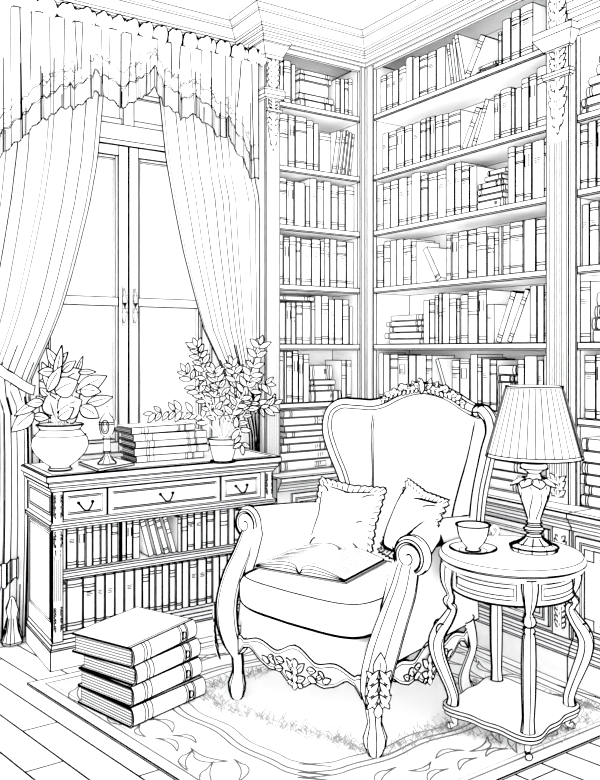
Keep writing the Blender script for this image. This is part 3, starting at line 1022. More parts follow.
# left curtain: swept aside by its tieback, then falling to the floor
edge = [(104, 95), (98, 160), (90, 205), (79, 250), (71, 280), (62, 310), (50, 340), (36, 370), (29, 388)]
rows = []
for px, py in edge:
    x, z, _ = on_y(px, CYP, py); rows.append((z, WX(.30) + .15 * (2.6 - z) * 0, x))
low = [(32, 405), (33, 450), (33, 520), (31, 600), (30, 640)]
for px, py in low:
    x, z, _ = on_y(px, CYP, py); rows.append((max(z, .01), WX(.45), x))
rows = [(z, a, b) for z, a, b in rows]
zt = rows[0][0]
rows = [(3.0, WX(.30), rows[0][2])] + rows
cur, fnL = curtain('curtain', 'long white curtain swept to the left of the window and tied back', rows, CYP, 8, .010, 5, nfold=17)
# tieback band with tassel
m = M('cloth')
tz = on_y(30, CYP - .03, 388)[1]
pts = [on_y(px, CYP - .045, py) for px, py in ((-40, 340), (0, 370), (10, 377), (20, 384), (29, 389), (33, 390))]
pth = spline([(p[0], CYP - .04 - .02 * (i > 1), p[1]) for i, p in enumerate(pts)], 4)
m.sweep(pth, lambda t: [(-.008, -.022), (.008, -.022), (.008, .022), (-.008, .022)], (0, 0, 1))
m.build('tieback', cur, er=.0022)
m = M('cloth')
for k, (px, py) in enumerate(((5, 600), (14, 597), (20, 593))):
    pass
xa = on_y(-14, CYP - .07, 600)[0]; xb = on_y(19, CYP - .07, 600)[0]
def fr(u, v):
    return (lerp(xa, xb, u), CYP - .055 - .012 * sin(u * 22) , lerp(.36 + .05 * u, .22 + .10 * u, v) + .008 * sin(u * 30) * v)
m.grid(fr, 40, 4)
for i in range(9): m.line([fr((i + .5) / 9, 0), fr((i + .5) / 9, 1)], .001)
m.build('fringe_band', cur, er=.0022, rw=.002)
m = M('cloth')
pc = V((lerp(xa, xb, .8), CYP - .06, .01))
m.lathe([(.045, 0), (.05, .01), (.03, .06), (.022, .12), (.03, .16), (.012, .21), (.0, .22)], 16, tuple(pc), fn=lambda r, z, a: r * (1 + .08 * sin(6 * a)))
for i in range(8):
    a = 2 * pi * i / 8
    m.line([pc + V((.052 * cos(a), .052 * sin(a), .01)), pc + V((.024 * cos(a), .024 * sin(a), .12))], .001)
m.build('tassel', cur, er=.002, rw=.003)

# right curtain, hanging from the rod and running back to the wall at its inner edge
YI = WY(3.88)
eL = [(160, 104), (166, 160), (174, 205), (183, 250), (195, 297), (204, 330), (222, 368), (234, 395), (240, 420), (243, 440)]
rows = []
for px, py in eL:
    x, z, _ = on_y(px, YI, py); rows.append((z, x, WX(2.184) if z < 2.6 else WX(2.15)))
rows = [(3.0, rows[0][1] - .04, WX(2.15))] + rows + [(.88, WX(2.138), WX(2.184)), (.02, WX(2.138), WX(2.184))]
YR_ = lambda u, z: lerp(interp([(.8, WY(3.755)), (1.2, YI)], z), interp([(2.22, WY(3.745)), (2.36, WY(3.80))], z), u)
cur2, fnR = curtain('curtain', 'white curtain right of window, gathered behind the potted shrub on console', rows, YR_, 4, .006, 9, 10, .0005, (.0009, .0011))
m = M('cloth')
pts = spline([(WX(2.160), WY(3.725), 1.46), (WX(2.155), WY(3.715), 1.38), (WX(2.14), WY(3.72), 1.27), (WX(2.11), WY(3.75), 1.19)], 4)
m.sweep(pts, lambda t: [(-.007, -.018), (.007, -.018), (.007, .018), (-.007, .018)], (0, 0, 1))
m.build('tieback', cur2, er=.0022)

# valance on its rod
RYp = WY(3.74); RZ = 3.0
rod = thing('curtain_rod', 'curtain rod with a round end knob above the window', 'curtain rod')
xr0, xr1 = WX(.45), WX(2.175)
m = M(); m.tube([(xr0, RYp, RZ), (xr1 + .01, RYp, RZ)], .016, 10); m.build('rod', rod)
m = M(); m.lathe([(.0, 0), (.02, .004), (.034, .018), (.038, .035), (.034, .052), (.02, .066), (0, .07)], 20)
m.xform(Matrix.Translation((xr1 + .0, RYp, RZ)) @ Matrix.Rotation(pi / 2, 4, 'Y')); m.build('end_knob', rod, edges=False, rw=.005)
m = M(); m.box((xr1 - .03, RYp, RZ - .01), (xr1 - .01, 0, RZ + .01)); m.build('bracket', rod)
val = thing('valance', 'gathered valance with lace bands and scalloped fringe hanging over the window', 'valance')
bot = [(-60, 200), (-30, 180), (0, 156), (10, 147), (20, 140), (27, 133), (38, 122), (45, 120), (58, 110), (75, 108), (90, 99), (93, 93), (97, 93), (107, 100), (120, 109), (135, 101), (145, 96), (152, 89), (160, 101), (170, 110), (180, 120), (190, 116), (200, 120), (210, 129), (215, 136), (226, 138), (234, 147), (242, 164), (248, 176), (256, 180)]
vb = [(on_y(px, RYp, py)[0], on_y(px, RYp, py)[1]) for px, py in bot]
vx0, vx1 = vb[0][0], vb[-1][0]
NP = 15
vr = random.Random(4)
phs = [vr.uniform(.7, 1.3) for _ in range(40)]


def vfn(u, v, out=0.0):
    x = lerp(vx0, vx1, u)
    zb = interp(vb, x)
    z = lerp(RZ - .03, zb, v)
    am = .005 + .011 * v
    z += .007 * v ** 6 * sin(2 * pi * NP * 2.5 * u)
    y = RYp - .018 - am * sin(2 * pi * NP * u + 1.2 * sin(7 * u)) - .35 * am * sin(2 * pi * NP * 2.3 * u) - out
    return (x, y, z)


m = M('cloth')
m.grid(vfn, NP * 14, 14)
for i in range(26):
    u = (i + .5 + vr.uniform(-.3, .3)) / 26; du = vr.uniform(-.012, .012)
    v1 = 1.0 if vr.random() < .7 else vr.uniform(.3, .7)
    m.line([vfn(min(1, max(0, u + du * t / 42)), v1 * t / 42, .003) for t in range(43)], vr.choice((.0008, .0011, .0014)))
hem = lambda dz: [V((p[0], p[1] - .005, p[2] + dz)) for p in (vfn(i / 420, 1) for i in range(421))]
m.line(hem(.105), .0008)
m.line(hem(.175), .0007)
m.line([V((p.x, p.y, p.z + .008 * abs(sin(i * .2)))) for i, p in enumerate(hem(.092))], .0007)
for i in range(150):                       # pleats of the fringe
    u = (i + .5) / 150; p = vfn(u, 1)
    m.line([(p[0], p[1] - .004, p[2]), (p[0], p[1] - .004, p[2] + .09)], .0008, 'pale')
for i in range(240):                       # lace sprigs
    u = vr.random(); p = vfn(u, 1); zz = p[2] + vr.uniform(.112, .168) if i % 2 else p[2] + .18 + vr.uniform(0, .05) * vr.random()
    a = vr.uniform(0, 6)
    m.line([(p[0] + .007 * cos(a + t), p[1] - .006, zz + .007 * sin(a + t)) for t in (0, .8, 1.6, 2.4)], .0008, 'grey')
m.build('drape', val, er=.0024, rw=.0004)
m = M('cloth')                             # ruffled heading round the rod
nb_ = 19

def hfn(u, v):
    a = 2 * pi * v
    x = lerp(vx0, vx1 + .005, u)
    r = .024 + .026 * abs(sin(pi * nb_ * u + .8 * sin(11 * u))) ** .7 + .004 * sin(2 * pi * 40 * u)
    return (x, RYp + r * .9 * cos(a), RZ + .004 + r * 1.05 * sin(a))
m.grid(lambda v, u: hfn(u, v), 24, nb_ * 12, cu=True)
for i in range(nb_ + 1):
    u = i / nb_
    for k in range(2):
        uu = u + vr.uniform(-.3, .3) / nb_
        m.line([hfn(min(1, max(0, uu + .003 * t)), .5 + .02 + vr.uniform(0, .02) + .42 * (t / 6)) for t in range(2, 5)], .0009)
m.build('gathered_heading', val, edges=False, rw=.011, ang=85)

# ================================================================== PLANTS
def stem_leaf(m, a, b, n_, w, **k): m.almond(a, b, n_, w, **k)

def pxp(px, py, d):
    return wc((px - 300) / FPX * d, d, EYE + (350 - py) * d / FPX)


view = V((FX, FY, 0))
# broad-leaved plant in the round pot
pp = wc(-1.088 + 0.0, 3.565, HT + .003)
plant = thing('potted_plant', 'broad-leaved plant in a round white bowl pot at console left end', 'plant', pp)
m = M('china')
k_ = 3.565 / FPX
prf = [(.046, 0), (.052, .004), (.046, .012), (.05, .02), (.085, .045), (.115, .08), (.128, .115), (.122, .145), (.10, .172), (.088, .185), (.098, .195), (.104, .205), (.098, .208), (.085, .196), (.082, .17)]
m.lathe(prf, 48, cap=False); m.ring_line(.089, .185); m.face([m.pt((.046 * cos(2 * pi * i / 24), .046 * sin(2 * pi * i / 24), 0.001)) for i in range(24)])
m.ring_line(.115, .158, w=.0008)
m.build('pot', plant, er=.002, rw=.005, ang=60)
m = M('plaster'); m.lathe([(.0, .178), (.084, .176)], 24, cap=False); m.build('soil', plant, edges=False)
inv = Matrix.Translation(pp).inverted()
lv = [((57, 395), (42, 362), 14), ((55, 392), (78, 381), 22), ((47, 392), (62, 366), 12), ((55, 380), (62, 345), 8), ((62, 372), (76, 361), 10), ((58, 368), (47, 348), 9), ((58, 366), (68, 352), 7),
      ((76, 376), (83, 356), 5), ((78, 372), (96, 372), 6), ((56, 372), (38, 372), 10), ((57, 378), (40, 381), 9), ((60, 384), (82, 370), 22), ((76, 392), (107, 376), 18), ((80, 390), (101, 392), 13),
      ((62, 404), (80, 384), 26), ((58, 412), (82, 400), 28), ((54, 416), (48, 394), 18), ((44, 402), (26, 404), 9), ((42, 400), (14, 416), 11), ((34, 412), (11, 432), 16), ((33, 416), (50, 418), 9), ((86, 404), (113, 397), 11), ((80, 406), (99, 418), 15),
      ((58, 418), (74, 408), 14), ((64, 420), (78, 414), 14), ((50, 408), (36, 396), 8), ((48, 396), (40, 388), 8)]
m = M('leaf'); ms = M('leaf')
lr = random.Random(8)
top = pp + V((0, 0, .178))
for i, (a, b, w) in enumerate(lv):
    da = lr.uniform(-.07, .07); db = da + lr.uniform(-.05, .03)
    A = pxp(a[0], a[1], 3.56 + da); B = pxp(b[0], b[1], 3.56 + db)
    nn = -view + V((lr.uniform(-.3, .3), lr.uniform(-.3, .3), lr.uniform(.1, .6)))
    m.almond(A, B, nn, w * k_, bulge=.18, r=.0015, n=8, ripk=.42, mv=.75)
    s0 = top + V((lr.uniform(-.025, .025), lr.uniform(-.025, .025), -.004))
    mid = (s0 + A) / 2 + V((0, 0, .02))
    if i % 2 == 0: ms.tube(spline([s0, mid, A], 4), .0032, 5)
m.xform(inv); ms.xform(inv)
m.build('foliage', plant, edges=False, rw=.0025)
ms.build('stem', plant, edges=False, rw=.0026, ang=85)

# shrub with fine twigs in the small pot
k2 = 3.85 / FPX
pp2 = wc((223 - 300) / FPX * 3.80, 3.80, HT + .003)
pl2 = thing('potted_shrub', 'twiggy small-leaved shrub in a small white pot near console right end', 'plant', pp2)
m = M('china')
m.lathe([(.0, .0), (.058, .0), (.062, .004), (.06, .009), (.045, .01), (.048, .014), (.056, .04), (.066, .085), (.070, .10), (.073, .103), (.073, .115), (.068, .116), (.062, .10), (.058, .08)], 36, cap=False)
m.ring_line(.067, .088); m.build('pot', pl2, er=.002, rw=.005, ang=60)
m = M('plaster'); m.lathe([(.0, .098), (.062, .096)], 24, cap=False); m.build('soil', pl2, edges=False)
m = M('leaf'); ms = M('leaf')
inv2 = Matrix.Translation(pp2).inverted()
base2 = pp2 + V((0, 0, .10))
br = [[(222, 437), (216, 415), (212, 395), (205, 375), (200, 355), (197, 347)], [(222, 437), (224, 410), (218, 385), (214, 372)], [(222, 437), (205, 420), (190, 412), (172, 411), (153, 413)],
      [(223, 437), (235, 410), (245, 390), (252, 372), (260, 345)], [(223, 437), (240, 420), (252, 402), (262, 408), (274, 404)], [(222, 437), (230, 405), (236, 385), (232, 365)], [(222, 437), (208, 405), (198, 390), (186, 372)],
      [(223, 437), (238, 428), (242, 445)], [(222, 437), (232, 418), (244, 400), (256, 385), (266, 384)]]
for bi, pts in enumerate(br):
    P = []
    off = lr.uniform(-.08, .08)
    for j, (x, y) in enumerate(pts):
        P.append(pxp(x, y, 3.80 + off * j / (len(pts) - 1)) if j else base2)
    sp = spline(P, 6)
    ms.tube(sp, lambda t: .0045 - .003 * t, 5)
    for j in range(5, len(sp) - 1, 2):
        sd = (-1) ** j * 1.0
        t = (sp[j + 1] - sp[j - 1]).normalized()
        perp = t.cross(view).normalized()
        for s_ in (-1, 1):
            if lr.random() < .14: continue
            dirv = (t * lr.uniform(.35, .9) + perp * s_ * lr.uniform(.5, 1) + view * lr.uniform(-.5, .3)).normalized()
            Ln = lr.uniform(.048, .068)
            m.almond(sp[j], sp[j] + dirv * Ln, -view + V((0, 0, .3)) + V((lr.uniform(-.4, .4), lr.uniform(-.4, .4), 0)), Ln * .42, .15, .0013, rib=lr.random() < .4, n=6)
    tdir = (sp[-1] - sp[-3]).normalized()
    m.almond(sp[-1], sp[-1] + tdir * .05, -view, .022, .15, .0013, rib=False, n=6)
m.xform(inv2); ms.xform(inv2)
m.build('foliage', pl2, edges=False, rw=.002)
ms.build('stem', pl2, edges=False, rw=.0026, ang=85)

# small ornament on a folded cloth
po = wc((107 - 300) / FPX * 3.66, 3.66, HT + .003)
nap = M('cloth')
q = [gp(79, 464, HT + .004), gp(98, 471.5, HT + .004), gp(134, 465, HT + .004), gp(112, 459, HT + .004)]
A = [nap.pt(p) for p in q]; B = [nap.pt(p + V((0, 0, .010))) for p in q]
nap.face(A[::-1]); nap.face(B)
for i in range(4): nap.face((A[i], A[(i + 1) % 4], B[(i + 1) % 4], B[i]))
tag(nap.build('napkin', er=.0022), 'thin folded cloth lying under the small ornament on the console', 'napkin')
orn = thing('ornament', 'small lantern-headed ornament on a stem between pot plant and book pile', 'ornament', po + V((0, 0, .013)))
k3 = 3.66 / FPX
m = M(); m.lathe([(.042, 0), (.044, .005), (.036, .012), (.022, .022), (.014, .04), (.012, .05), (.016, .056)], 20, fn=lambda r, z, a: r * (1 + .04 * sin(6 * a)))
for i in range(8):
    a = 2 * pi * i / 8; m.line([(.042 * cos(a), .042 * sin(a), .008), (.015 * cos(a), .015 * sin(a), .04)], .0008)
m.build('foot', orn, er=.0016, rw=.004)
m = M(); m.lathe([(.012, .055), (.0165, .06), (.0165, .115), (.02, .12), (.014, .128)], 16); m.build('stem', orn, er=.0016, rw=.004)
m = M(); m.lathe([(.014, .127), (.03, .142), (.036, .165), (.036, .195), (.028, .215), (.012, .235), (.010, .245), (.004, .265), (0, .268)], 20); m.ring_line(.0365, .195); m.ring_line(.0365, .185)
m.build('lantern_head', orn, er=.0016, rw=.006)
m = M()
rt = V((RX, RY, 0)); bk = -view
for (w_, h_, rr_) in ((.018, .032, .0012), (.010, .022, .0008)):
    m.line([bk * .0375 + rt * (w_ * cos(2 * pi * i / 16)) + V((0, 0, .175 + h_ * sin(2 * pi * i / 16))) for i in range(16)], rr_, closed=True)
m.build('lens_ring', orn, edges=False)
for s_ in (-1, 1):
    m = M(); m.lathe([(0, .17), (.006, .172), (.006, .20), (0, .203)], 10, tuple(rt * (.040 * s_))); m.build('side_lug', orn, edges=False, rw=.004)

# ================================================================== RUG
rc = [(.845, 3.373), (2.68, 3.373), (2.68, 1.78), (1.186, 1.78)]
rc = [V((WX(a), WY(b))) for a, b in rc]
rug = thing('rug', 'pale patterned rug with scrolled border under armchair, table and floor books', 'rug')
RT = .008
def rq(u, v, z=RT):
    p = (rc[0] * (1 - u) + rc[1] * u) * (1 - v) + (rc[3] * (1 - u) + rc[2] * u) * v
    return V((p.x, p.y, z))
m = M('cloth')
A = [m.pt((p.x, p.y, 0.001)) for p in rc]; B = [m.pt((p.x, p.y, RT)) for p in rc]
m.face(A); m.face(B[::-1])
for i in range(4): m.face((A[(i + 1) % 4], A[i], B[i], B[(i + 1) % 4]))
def loop(fn, n, r, mat='grey'):
    m.line([fn(i / n) for i in range(n)], r, mat, True)
def rectpath(mu, mv, wav=0.0, k=0, rnd_=0.0):
    # closed path parallel to the rug edge with cusped corners
    pts = []
    for (a, b) in (((mu, mv), (1 - mu, mv)), ((1 - mu, mv), (1 - mu, 1 - mv)), ((1 - mu, 1 - mv), (mu, 1 - mv)), ((mu, 1 - mv), (mu, mv))):
        n = 40
        for i in range(n):
            t = i / n
            s_ = wav * (sin(pi * t * k) ** 2 if k else 0) + rnd_ * (max(0, 1 - min(t, 1 - t) / .14)) ** 1.3
            u = lerp(a[0], b[0], t); v = lerp(a[1], b[1], t)
            du, dv = (0, 1) if a[1] == b[1] else (1, 0)
            sg = 1 if (u if du else v) < .5 else -1
            if dv: v += sg * s_
            else: u += sg * s_
            pts.append(rq(u, v))
    return pts
for mg, r, mt in ((.028, .0013, 'grey'), (.040, .0009, 'pale')):
    m.line(rectpath(mg, mg * 1.1), r, mt, True)
for mg, r in ((.165, .0013), (.18, .0013), (.205, .001)):
    m.line(rectpath(mg, mg * 1.1, .012, 3, .06), r, 'grey', True)
rr_ = random.Random(12)
def scroll(c, L, a, fl):
    pts = []
    for i in range(18):
        t = i / 17
        x = L * (t - .5); y = fl * L * .30 * sin(pi * t) * (1 if t < .75 else .75)
        pts.append((x, y))
    # closed teardrop
    pts += [(L * (.5 - t) , fl * L * .12 * sin(pi * t)) for t in [i / 12 for i in range(1, 12)]]
    ca_, sa_ = cos(a), sin(a)
    m.line([V((c.x + x * ca_ - y * sa_, c.y + x * sa_ + y * ca_, RT)) for x, y in pts], .0012, 'grey', True)
for side in range(4):
    n = 9
    for i in range(n):
        t = .1 + .8 * (i + .5) / n
        for off in (.075, .125):
            uv = {0: (t, off), 1: (1 - off * .85, t), 2: (t, 1 - off), 3: (off * .85, t)}[side]
            c = rq(*uv); ang = (0, pi / 2, 0, pi / 2)[side] + rr_.uniform(-.6, .6)
            scroll(c, rr_.uniform(.10, .20), ang, rr_.choice((-1, 1)))
m.build('woven_field', rug, er=.0018)
# shaggy tufts round the inner field
m = M('cloth')
def tuft_path(P, n, spread, mat):
    for k in range(n):
        t = k / n * (len(P) - 1); i = int(t); f_ = t - i
        p = P[i] * (1 - f_) + P[i + 1] * f_
        p = p + V((rr_.gauss(0, spread), rr_.gauss(0, spread), 0)); p.z = RT
        a = rr_.uniform(0, 2 * pi); l = rr_.uniform(.015, .04)
        q1 = p + V((cos(a) * l * .4, sin(a) * l * .4, l * .35)); q2 = q1 + V((cos(a + .5) * l * .4, sin(a + .5) * l * .4, l * .25))
        m.line([p, q1, q2], .0005, mat)
P = [gp(*q_) for q_ in ((205, 697), (235, 715), (285, 728), (330, 742), (372, 757))]
tuft_path(P, 300, .02, 'pale')
P = [gp(*q_) for q_ in ((378, 757), (420, 742), (445, 728), (500, 746), (560, 738), (600, 715))]
tuft_path(P, 300, .022, 'pale')
P = [gp(*q_) for q_ in ((200, 694), (240, 680), (270, 672))]
tuft_path(P, 120, .018, 'pale')
P = [gp(*q_) for q_ in ((465, 685), (500, 690), (560, 705), (600, 712))]
tuft_path(P, 260, .022, 'pale')
o = m.build('pile_tufts', rug, edges=False); o['kind'] = 'stuff'

# ================================================================== ARMCHAIR
XH = (.754, -.657)
chair = thing('armchair', 'carved French armchair with white upholstery standing on the rug before bookcases', 'armchair', wc(.003, 2.922, RT + .002), ang_of(*XH))


def mirror(pts): return [(-x, y, z) for x, y, z in pts]


# front legs running up into the arm posts
lp = [(0, 0, 0), (0, 0, .03), (0, 0, .06), (-.003, .002, .11), (-.003, -.002, .17), (.012, -.018, .23), (.030, -.026, .30), (.046, -.012, .38), (.056, .030, .47), (.058, .085, .55), (.056, .122, .63)]
wt = [.046, .078, .088, .052, .066, .104, .116, .118, .108, .098, .080]
wr = [.044, .066, .070, .044, .046, .074, .086, .088, .084, .076, .060]
def leg(sg, upto, lo=0):
    n = 16
    path = [V((sg * (.338 + x), y, z)) for x, y, z in lp[lo:upto]]
    sp = spline(path, 5)
    def sec(t):
        i = t * (len(path) - 1)
        a = interp(list(enumerate(wt[lo:upto])), i) / 2; b = interp(list(enumerate(wr[lo:upto])), i) / 2
        out = []
        for k in range(n):
            an = 2 * pi * k / n
            ca_, sa_ = cos(an), sin(an)
            ca_ *= a; sa_ *= b
            # rotate so the flat face looks along the diagonal
            th = -sg * pi / 4
            out.append((ca_ * cos(th) - sa_ * sin(th), ca_ * sin(th) + sa_ * cos(th)))
        return out
    return sp, sec
for sg in (1, -1):
    m = M(); sp, sec = leg(sg, 11)
    m.sweep(sp, sec, (0, 1, 0), ribs=(2, 4, 6, 10, 12, 14), rr=.0010)
    lg = m.build('leg', chair, edges=False, rw=.0065, ang=80)
    m = M(); m.lathe([(.018, -.001), (.02, .0), (.02, .02), (.026, .026), (.03, .032)], 20, (sg * .338, 0, 0)); m.build('foot', lg, er=.0018, rw=.005)
    m = M()
    nd_ = V((sg * .7, -.72, 0)); sdv = V((.72, sg * .7, 0)) if sg > 0 else V((.72, -.7, 0))
    sdv = nd_.cross(V((0, 0, 1))).normalized() * -1
    def kn(a, b, o): return V((sg * (.338 + .014), -.015, .0)) + sdv * a * 1.25 + V((0, 0, .19 + b * 1.15)) + nd_ * (interp([(-.05, .040), (0, .054), (.05, .066), (.2, .070)], b) + .006 * o)
    for i in range(3):
        for s_ in (-1, 1):
            b = i * .036
            m.almond(kn(0, b, 0), kn(s_ * .034, b + .045, 0), nd_, .026, .3, .0011, False, 5)
            m.almond(kn(s_ * .03, b, 0), kn(0, b + .05, 1), nd_, .022, .3, .0011, False, 5)
    m.almond(kn(0, -.03, 0), kn(0, .02, 1), nd_, .03, .3, .0011, False, 5)
    m.almond(kn(0, .09, 0), kn(.005, .17, 0), nd_, .045, .2, .0011, True, 6)
    m.build('knee_carving', lg, edges=False)
    # rear legs
    m = M()
    rp = spline([(sg * .335, .64, .30), (sg * .345, .66, .24), (sg * .335, .69, .17), (sg * .318, .665, .09), (sg * .318, .65, .045), (sg * .325, .665, .0)], 5)
    m.sweep(rp, lambda t: [((.030 - .014 * sin(pi * min(1, t * 1.1))) * cos(2 * pi * k / 12), (.034 - .012 * sin(pi * min(1, t * 1.1))) * sin(2 * pi * k / 12)) for k in range(12)], (0, 1, 0), ribs=(3, 9, 6, 0), rr=.0011)
    m.build('leg', chair, er=.002, rw=.0055, ang=50)

# carved front rail
def topz(x): return .268 + .018 * cos(x / .30 * pi * 3) * (abs(x) < .30) * .6 + (.02 if abs(x) < .1 else 0) * cos(x / .1 * pi / 2)
def botz(x):
    a = abs(x)
    return interp([(0, .145), (.05, .16), (.085, .185), (.14, .178), (.20, .20), (.25, .235), (.29, .225), (.32, .19)], a)
def rail(nm, fn, L, carvefn, seed):
    m = M()
    n = 40
    xs_ = [-L + 2 * L * i / n for i in range(n + 1)]
    sc_ = .32 / L
    T = [(x, topz(x * sc_)) for x in xs_]; Bm = [(x, botz(x * sc_)) for x in xs_]
    ft = [m.pt(fn(x, z, 0)) for x, z in T]; fb = [m.pt(fn(x, z, 0)) for x, z in Bm]
    kt = [m.pt(fn(x, z, .03)) for x, z in T]; kb = [m.pt(fn(x, z, .03)) for x, z in Bm]
    for i in range(n):
        m.face((fb[i], fb[i + 1], ft[i + 1], ft[i])); m.face((ft[i], ft[i + 1], kt[i + 1], kt[i]), None, True)
        m.face((kb[i + 1], kb[i], kt[i], kt[i + 1])); m.face((fb[i + 1], fb[i], kb[i], kb[i + 1]), None, True)
    m.face((ft[0], kt[0], kb[0], fb[0])); m.face((fb[-1], kb[-1], kt[-1], ft[-1]))
    m.line([fn(x, z - .013, -.001) for x, z in T], .0008)
    m.line([fn(x, z + .010, -.001) for x, z in Bm], .0008, 'grey')
    r_ = m.build(nm, chair, er=.0021, ang=40)
    m = M()
    nn = V(fn(0, 0, -1)) - V(fn(0, 0, 0))
    rnd = random.Random(seed)
    g = lambda x, z, o=0: V(fn(x, z, -.004 - o))
    for s_ in (-1, 1):
        for (x0_, z0_, x1_, z1_, w_) in ((.0, .20, .045, .245, .028), (.0, .17, .05, .195, .026), (.01, .16, .04, .158, .022), (.055, .225, .10, .232, .026), (.06, .20, .105, .192, .026), (.11, .235, .14, .215, .022), (.10, .205, .135, .225, .018), (.13, .20, .17, .222, .022)):
            m.almond(g(s_ * x0_, z0_), g(s_ * x1_, z1_), nn, w_, .25, .0012, rnd.random() < .5, 5)
    for k_i in range(4):
        m.almond(g(0, .255 - k_i * .028, .004), g(0, .215 - k_i * .026, .004), nn, .034, .3, .0010, True, 5)
    m.build('carving', r_, edges=False)
rail('front_rail', lambda x, z, o: (x, -.028 + o, z), .302, None, 1)
rail('side_rail', lambda x, z, o: (.345 - o, .33 + x, z), .30, None, 2)
rail('side_rail', lambda x, z, o: (-.345 + o, .33 - x, z), .30, None, 3)

# upholstered seat base and loose cushion
def sbox(m, c, s, e=.35, n=40, k=20, crown=0.0, wfn=None):
    def fn(u, v):
        a = 2 * pi * u; b = -pi / 2 + pi * v
        cp = lambda x, q: math.copysign(abs(x) ** q, x)
        x = s[0] * cp(cos(a), e) * cp(cos(b), .32); y = s[1] * cp(sin(a), e) * cp(cos(b), .32); z = s[2] * cp(sin(b), .55)
        if wfn: x, y, z = wfn(x, y, z)
        if z > 0: z += crown * max(0, 1 - (x / s[0]) ** 2) * max(0, 1 - (y / s[1]) ** 2)
        return (c[0] + x, c[1] + y, c[2] + z)
    m.grid(fn, n, k, cu=True)
    return fn
m = M('cloth')
m.box((-.30, -.012, .255), (.30, .68, .375))
m.build('seat_base', chair, edges=False)
m = M('cloth')
bow = lambda x, y, z: (x * (1 - .05 * (y > 0) * y / .3), y - (.03 * (1 - (x / .34) ** 2) if y < 0 else 0), z)
fn = sbox(m, (0.0, .235, .448), (.322, .29, .078), .28, 72, 28, .012, bow)
m.line([fn(i / 96, .70) for i in range(97)], .0012)

m.line([fn(i / 96, .27) for i in range(97)], .0014)
m.line([fn(i / 96, .31) for i in range(97)], .0007)
m.build('seat_cushion', chair, edges=False, rw=.008)

# arms
for sg in (1, -1):
    m = M('cloth')
    def sec(t):
        R_ = lerp(.068, .046, t ** .7); cx_ = lerp(.398, .290, min(1, t * 2) ** 1.05); cz = lerp(.672, .655, t) + .012 * sin(pi * t)
        inx = lerp(.318, .245, min(1, t * 2))
        P = [(inx, .38), (inx, .46), (inx, .55), (inx + .004, cz - R_ * .6)]
        for k in range(15):
            a = pi * 1.02 - k / 14 * pi * 1.42
            P.append((cx_ + R_ * cos(a), cz + R_ * sin(a)))
        P += [(lerp(.372, .318, min(1, t * 2)), cz - R_ * 1.25), (lerp(.362, .33, t), .52), (lerp(.35, .338, t), .40), (.345, .285), (.325, .285)]
        return P
    N = 14
    rings = []
    for i in range(N + 1):
        t = i / N; y = lerp(.02, .72, t)
        rings.append([m.pt((sg * a, lerp(interp([(.30, .01), (.47, .05), (.55, .095), (.62, .13)], b), .72, t), b)) for a, b in sec(t)])
    K = len(rings[0])
    for i in range(N):
        for j in range(K):
            q = (rings[i][j], rings[i][(j + 1) % K], rings[i + 1][(j + 1) % K], rings[i + 1][j])
            m.face(q if sg > 0 else q[::-1], None, True)
    m.face(rings[0][::-1] if sg > 0 else rings[0]); m.face(rings[-1] if sg > 0 else rings[-1][::-1])
    m.build('arm', chair, er=.0020, rw=.008, ang=60)
    # scroll on the arm front
    m = M()
    c = V((sg * .401, .125, .668))
    m.lathe([(.0, -.02), (.03, -.022), (.05, -.016), (.066, -.008), (.070, .0), (.070, .022)], 36)
    m.ring_line(.050, -.0165, w=.0014); m.ring_line(.060, -.012, w=.0012)
    sp_ = []
    for i in range(40):
        a = i / 39 * 3.6 * pi; r_ = .058 * (1 - i / 39) ** .8 + .006
        sp_.append((r_ * cos(a + pi), r_ * sin(a + pi), -.0225 + .0055 * (r_ / .05) ** 2 * .9))
    m.line(sp_, .0012)
    m.xform(Matrix.Translation(c) @ Matrix.Rotation(-pi / 2, 4, 'X') if False else Matrix.Translation(c) @ Matrix(((1, 0, 0, 0), (0, 0, 1, 0), (0, 1 if sg > 0 else 1, 0, 0), (0, 0, 0, 1))))
    m.build('arm_scroll', chair, er=.0024, rw=.005, ang=50)

# winged back
def yb_(z): return .695 + .24 * (z - .45)
def ybk(x, z):
    t = max(0.0, min(1.0, (abs(x) - .24) / .17)); return yb_(z) - interp([(.62, .02), (.8, .09), (1.0, .15)], z) * t * t * (3 - 2 * t)
side = [(.40, .305), (.62, .325), (.72, .335), (.82, .36), (.92, .392), (1.0, .412), (1.06, .42)]
def zt(x):
    a = abs(x)
    return interp([(0, 1.205), (.08, 1.195), (.15, 1.17), (.22, 1.135), (.28, 1.12), (.33, 1.122), (.37, 1.115), (.40, 1.09), (.42, 1.055)], a)
m = M('cloth')
def bf(u, v, o=0.0):
    zz_ = 1.055
    # column
    xtop = u * .42
    z = lerp(.40, zt(xtop), v)
    x = u * interp(side, z if abs(u) > .9 else min(z, 1.06))
    puff = .03 * (1 - abs(u) ** 4) * min(1, 6 * (1 - v)) * min(1, abs(abs(u) - .62) * 8 + .25)
    return (x, ybk(x, z) - (puff if o == 0 else -o), z)
NU, NV = 48, 24
b0, w0_ = m.grid(bf, NU, NV)
b1, _ = m.grid(lambda u, v: bf(1 - u, v, .055) , NU, NV)
m.v[b0:b0 + (NU + 1) * (NV + 1)] = [tuple(bf(2 * (i / NU) - 1, j / NV)) for j in range(NV + 1) for i in range(NU + 1)]
m.v[b1:b1 + (NU + 1) * (NV + 1)] = [tuple(bf(1 - 2 * (i / NU), j / NV, .055)) for j in range(NV + 1) for i in range(NU + 1)]
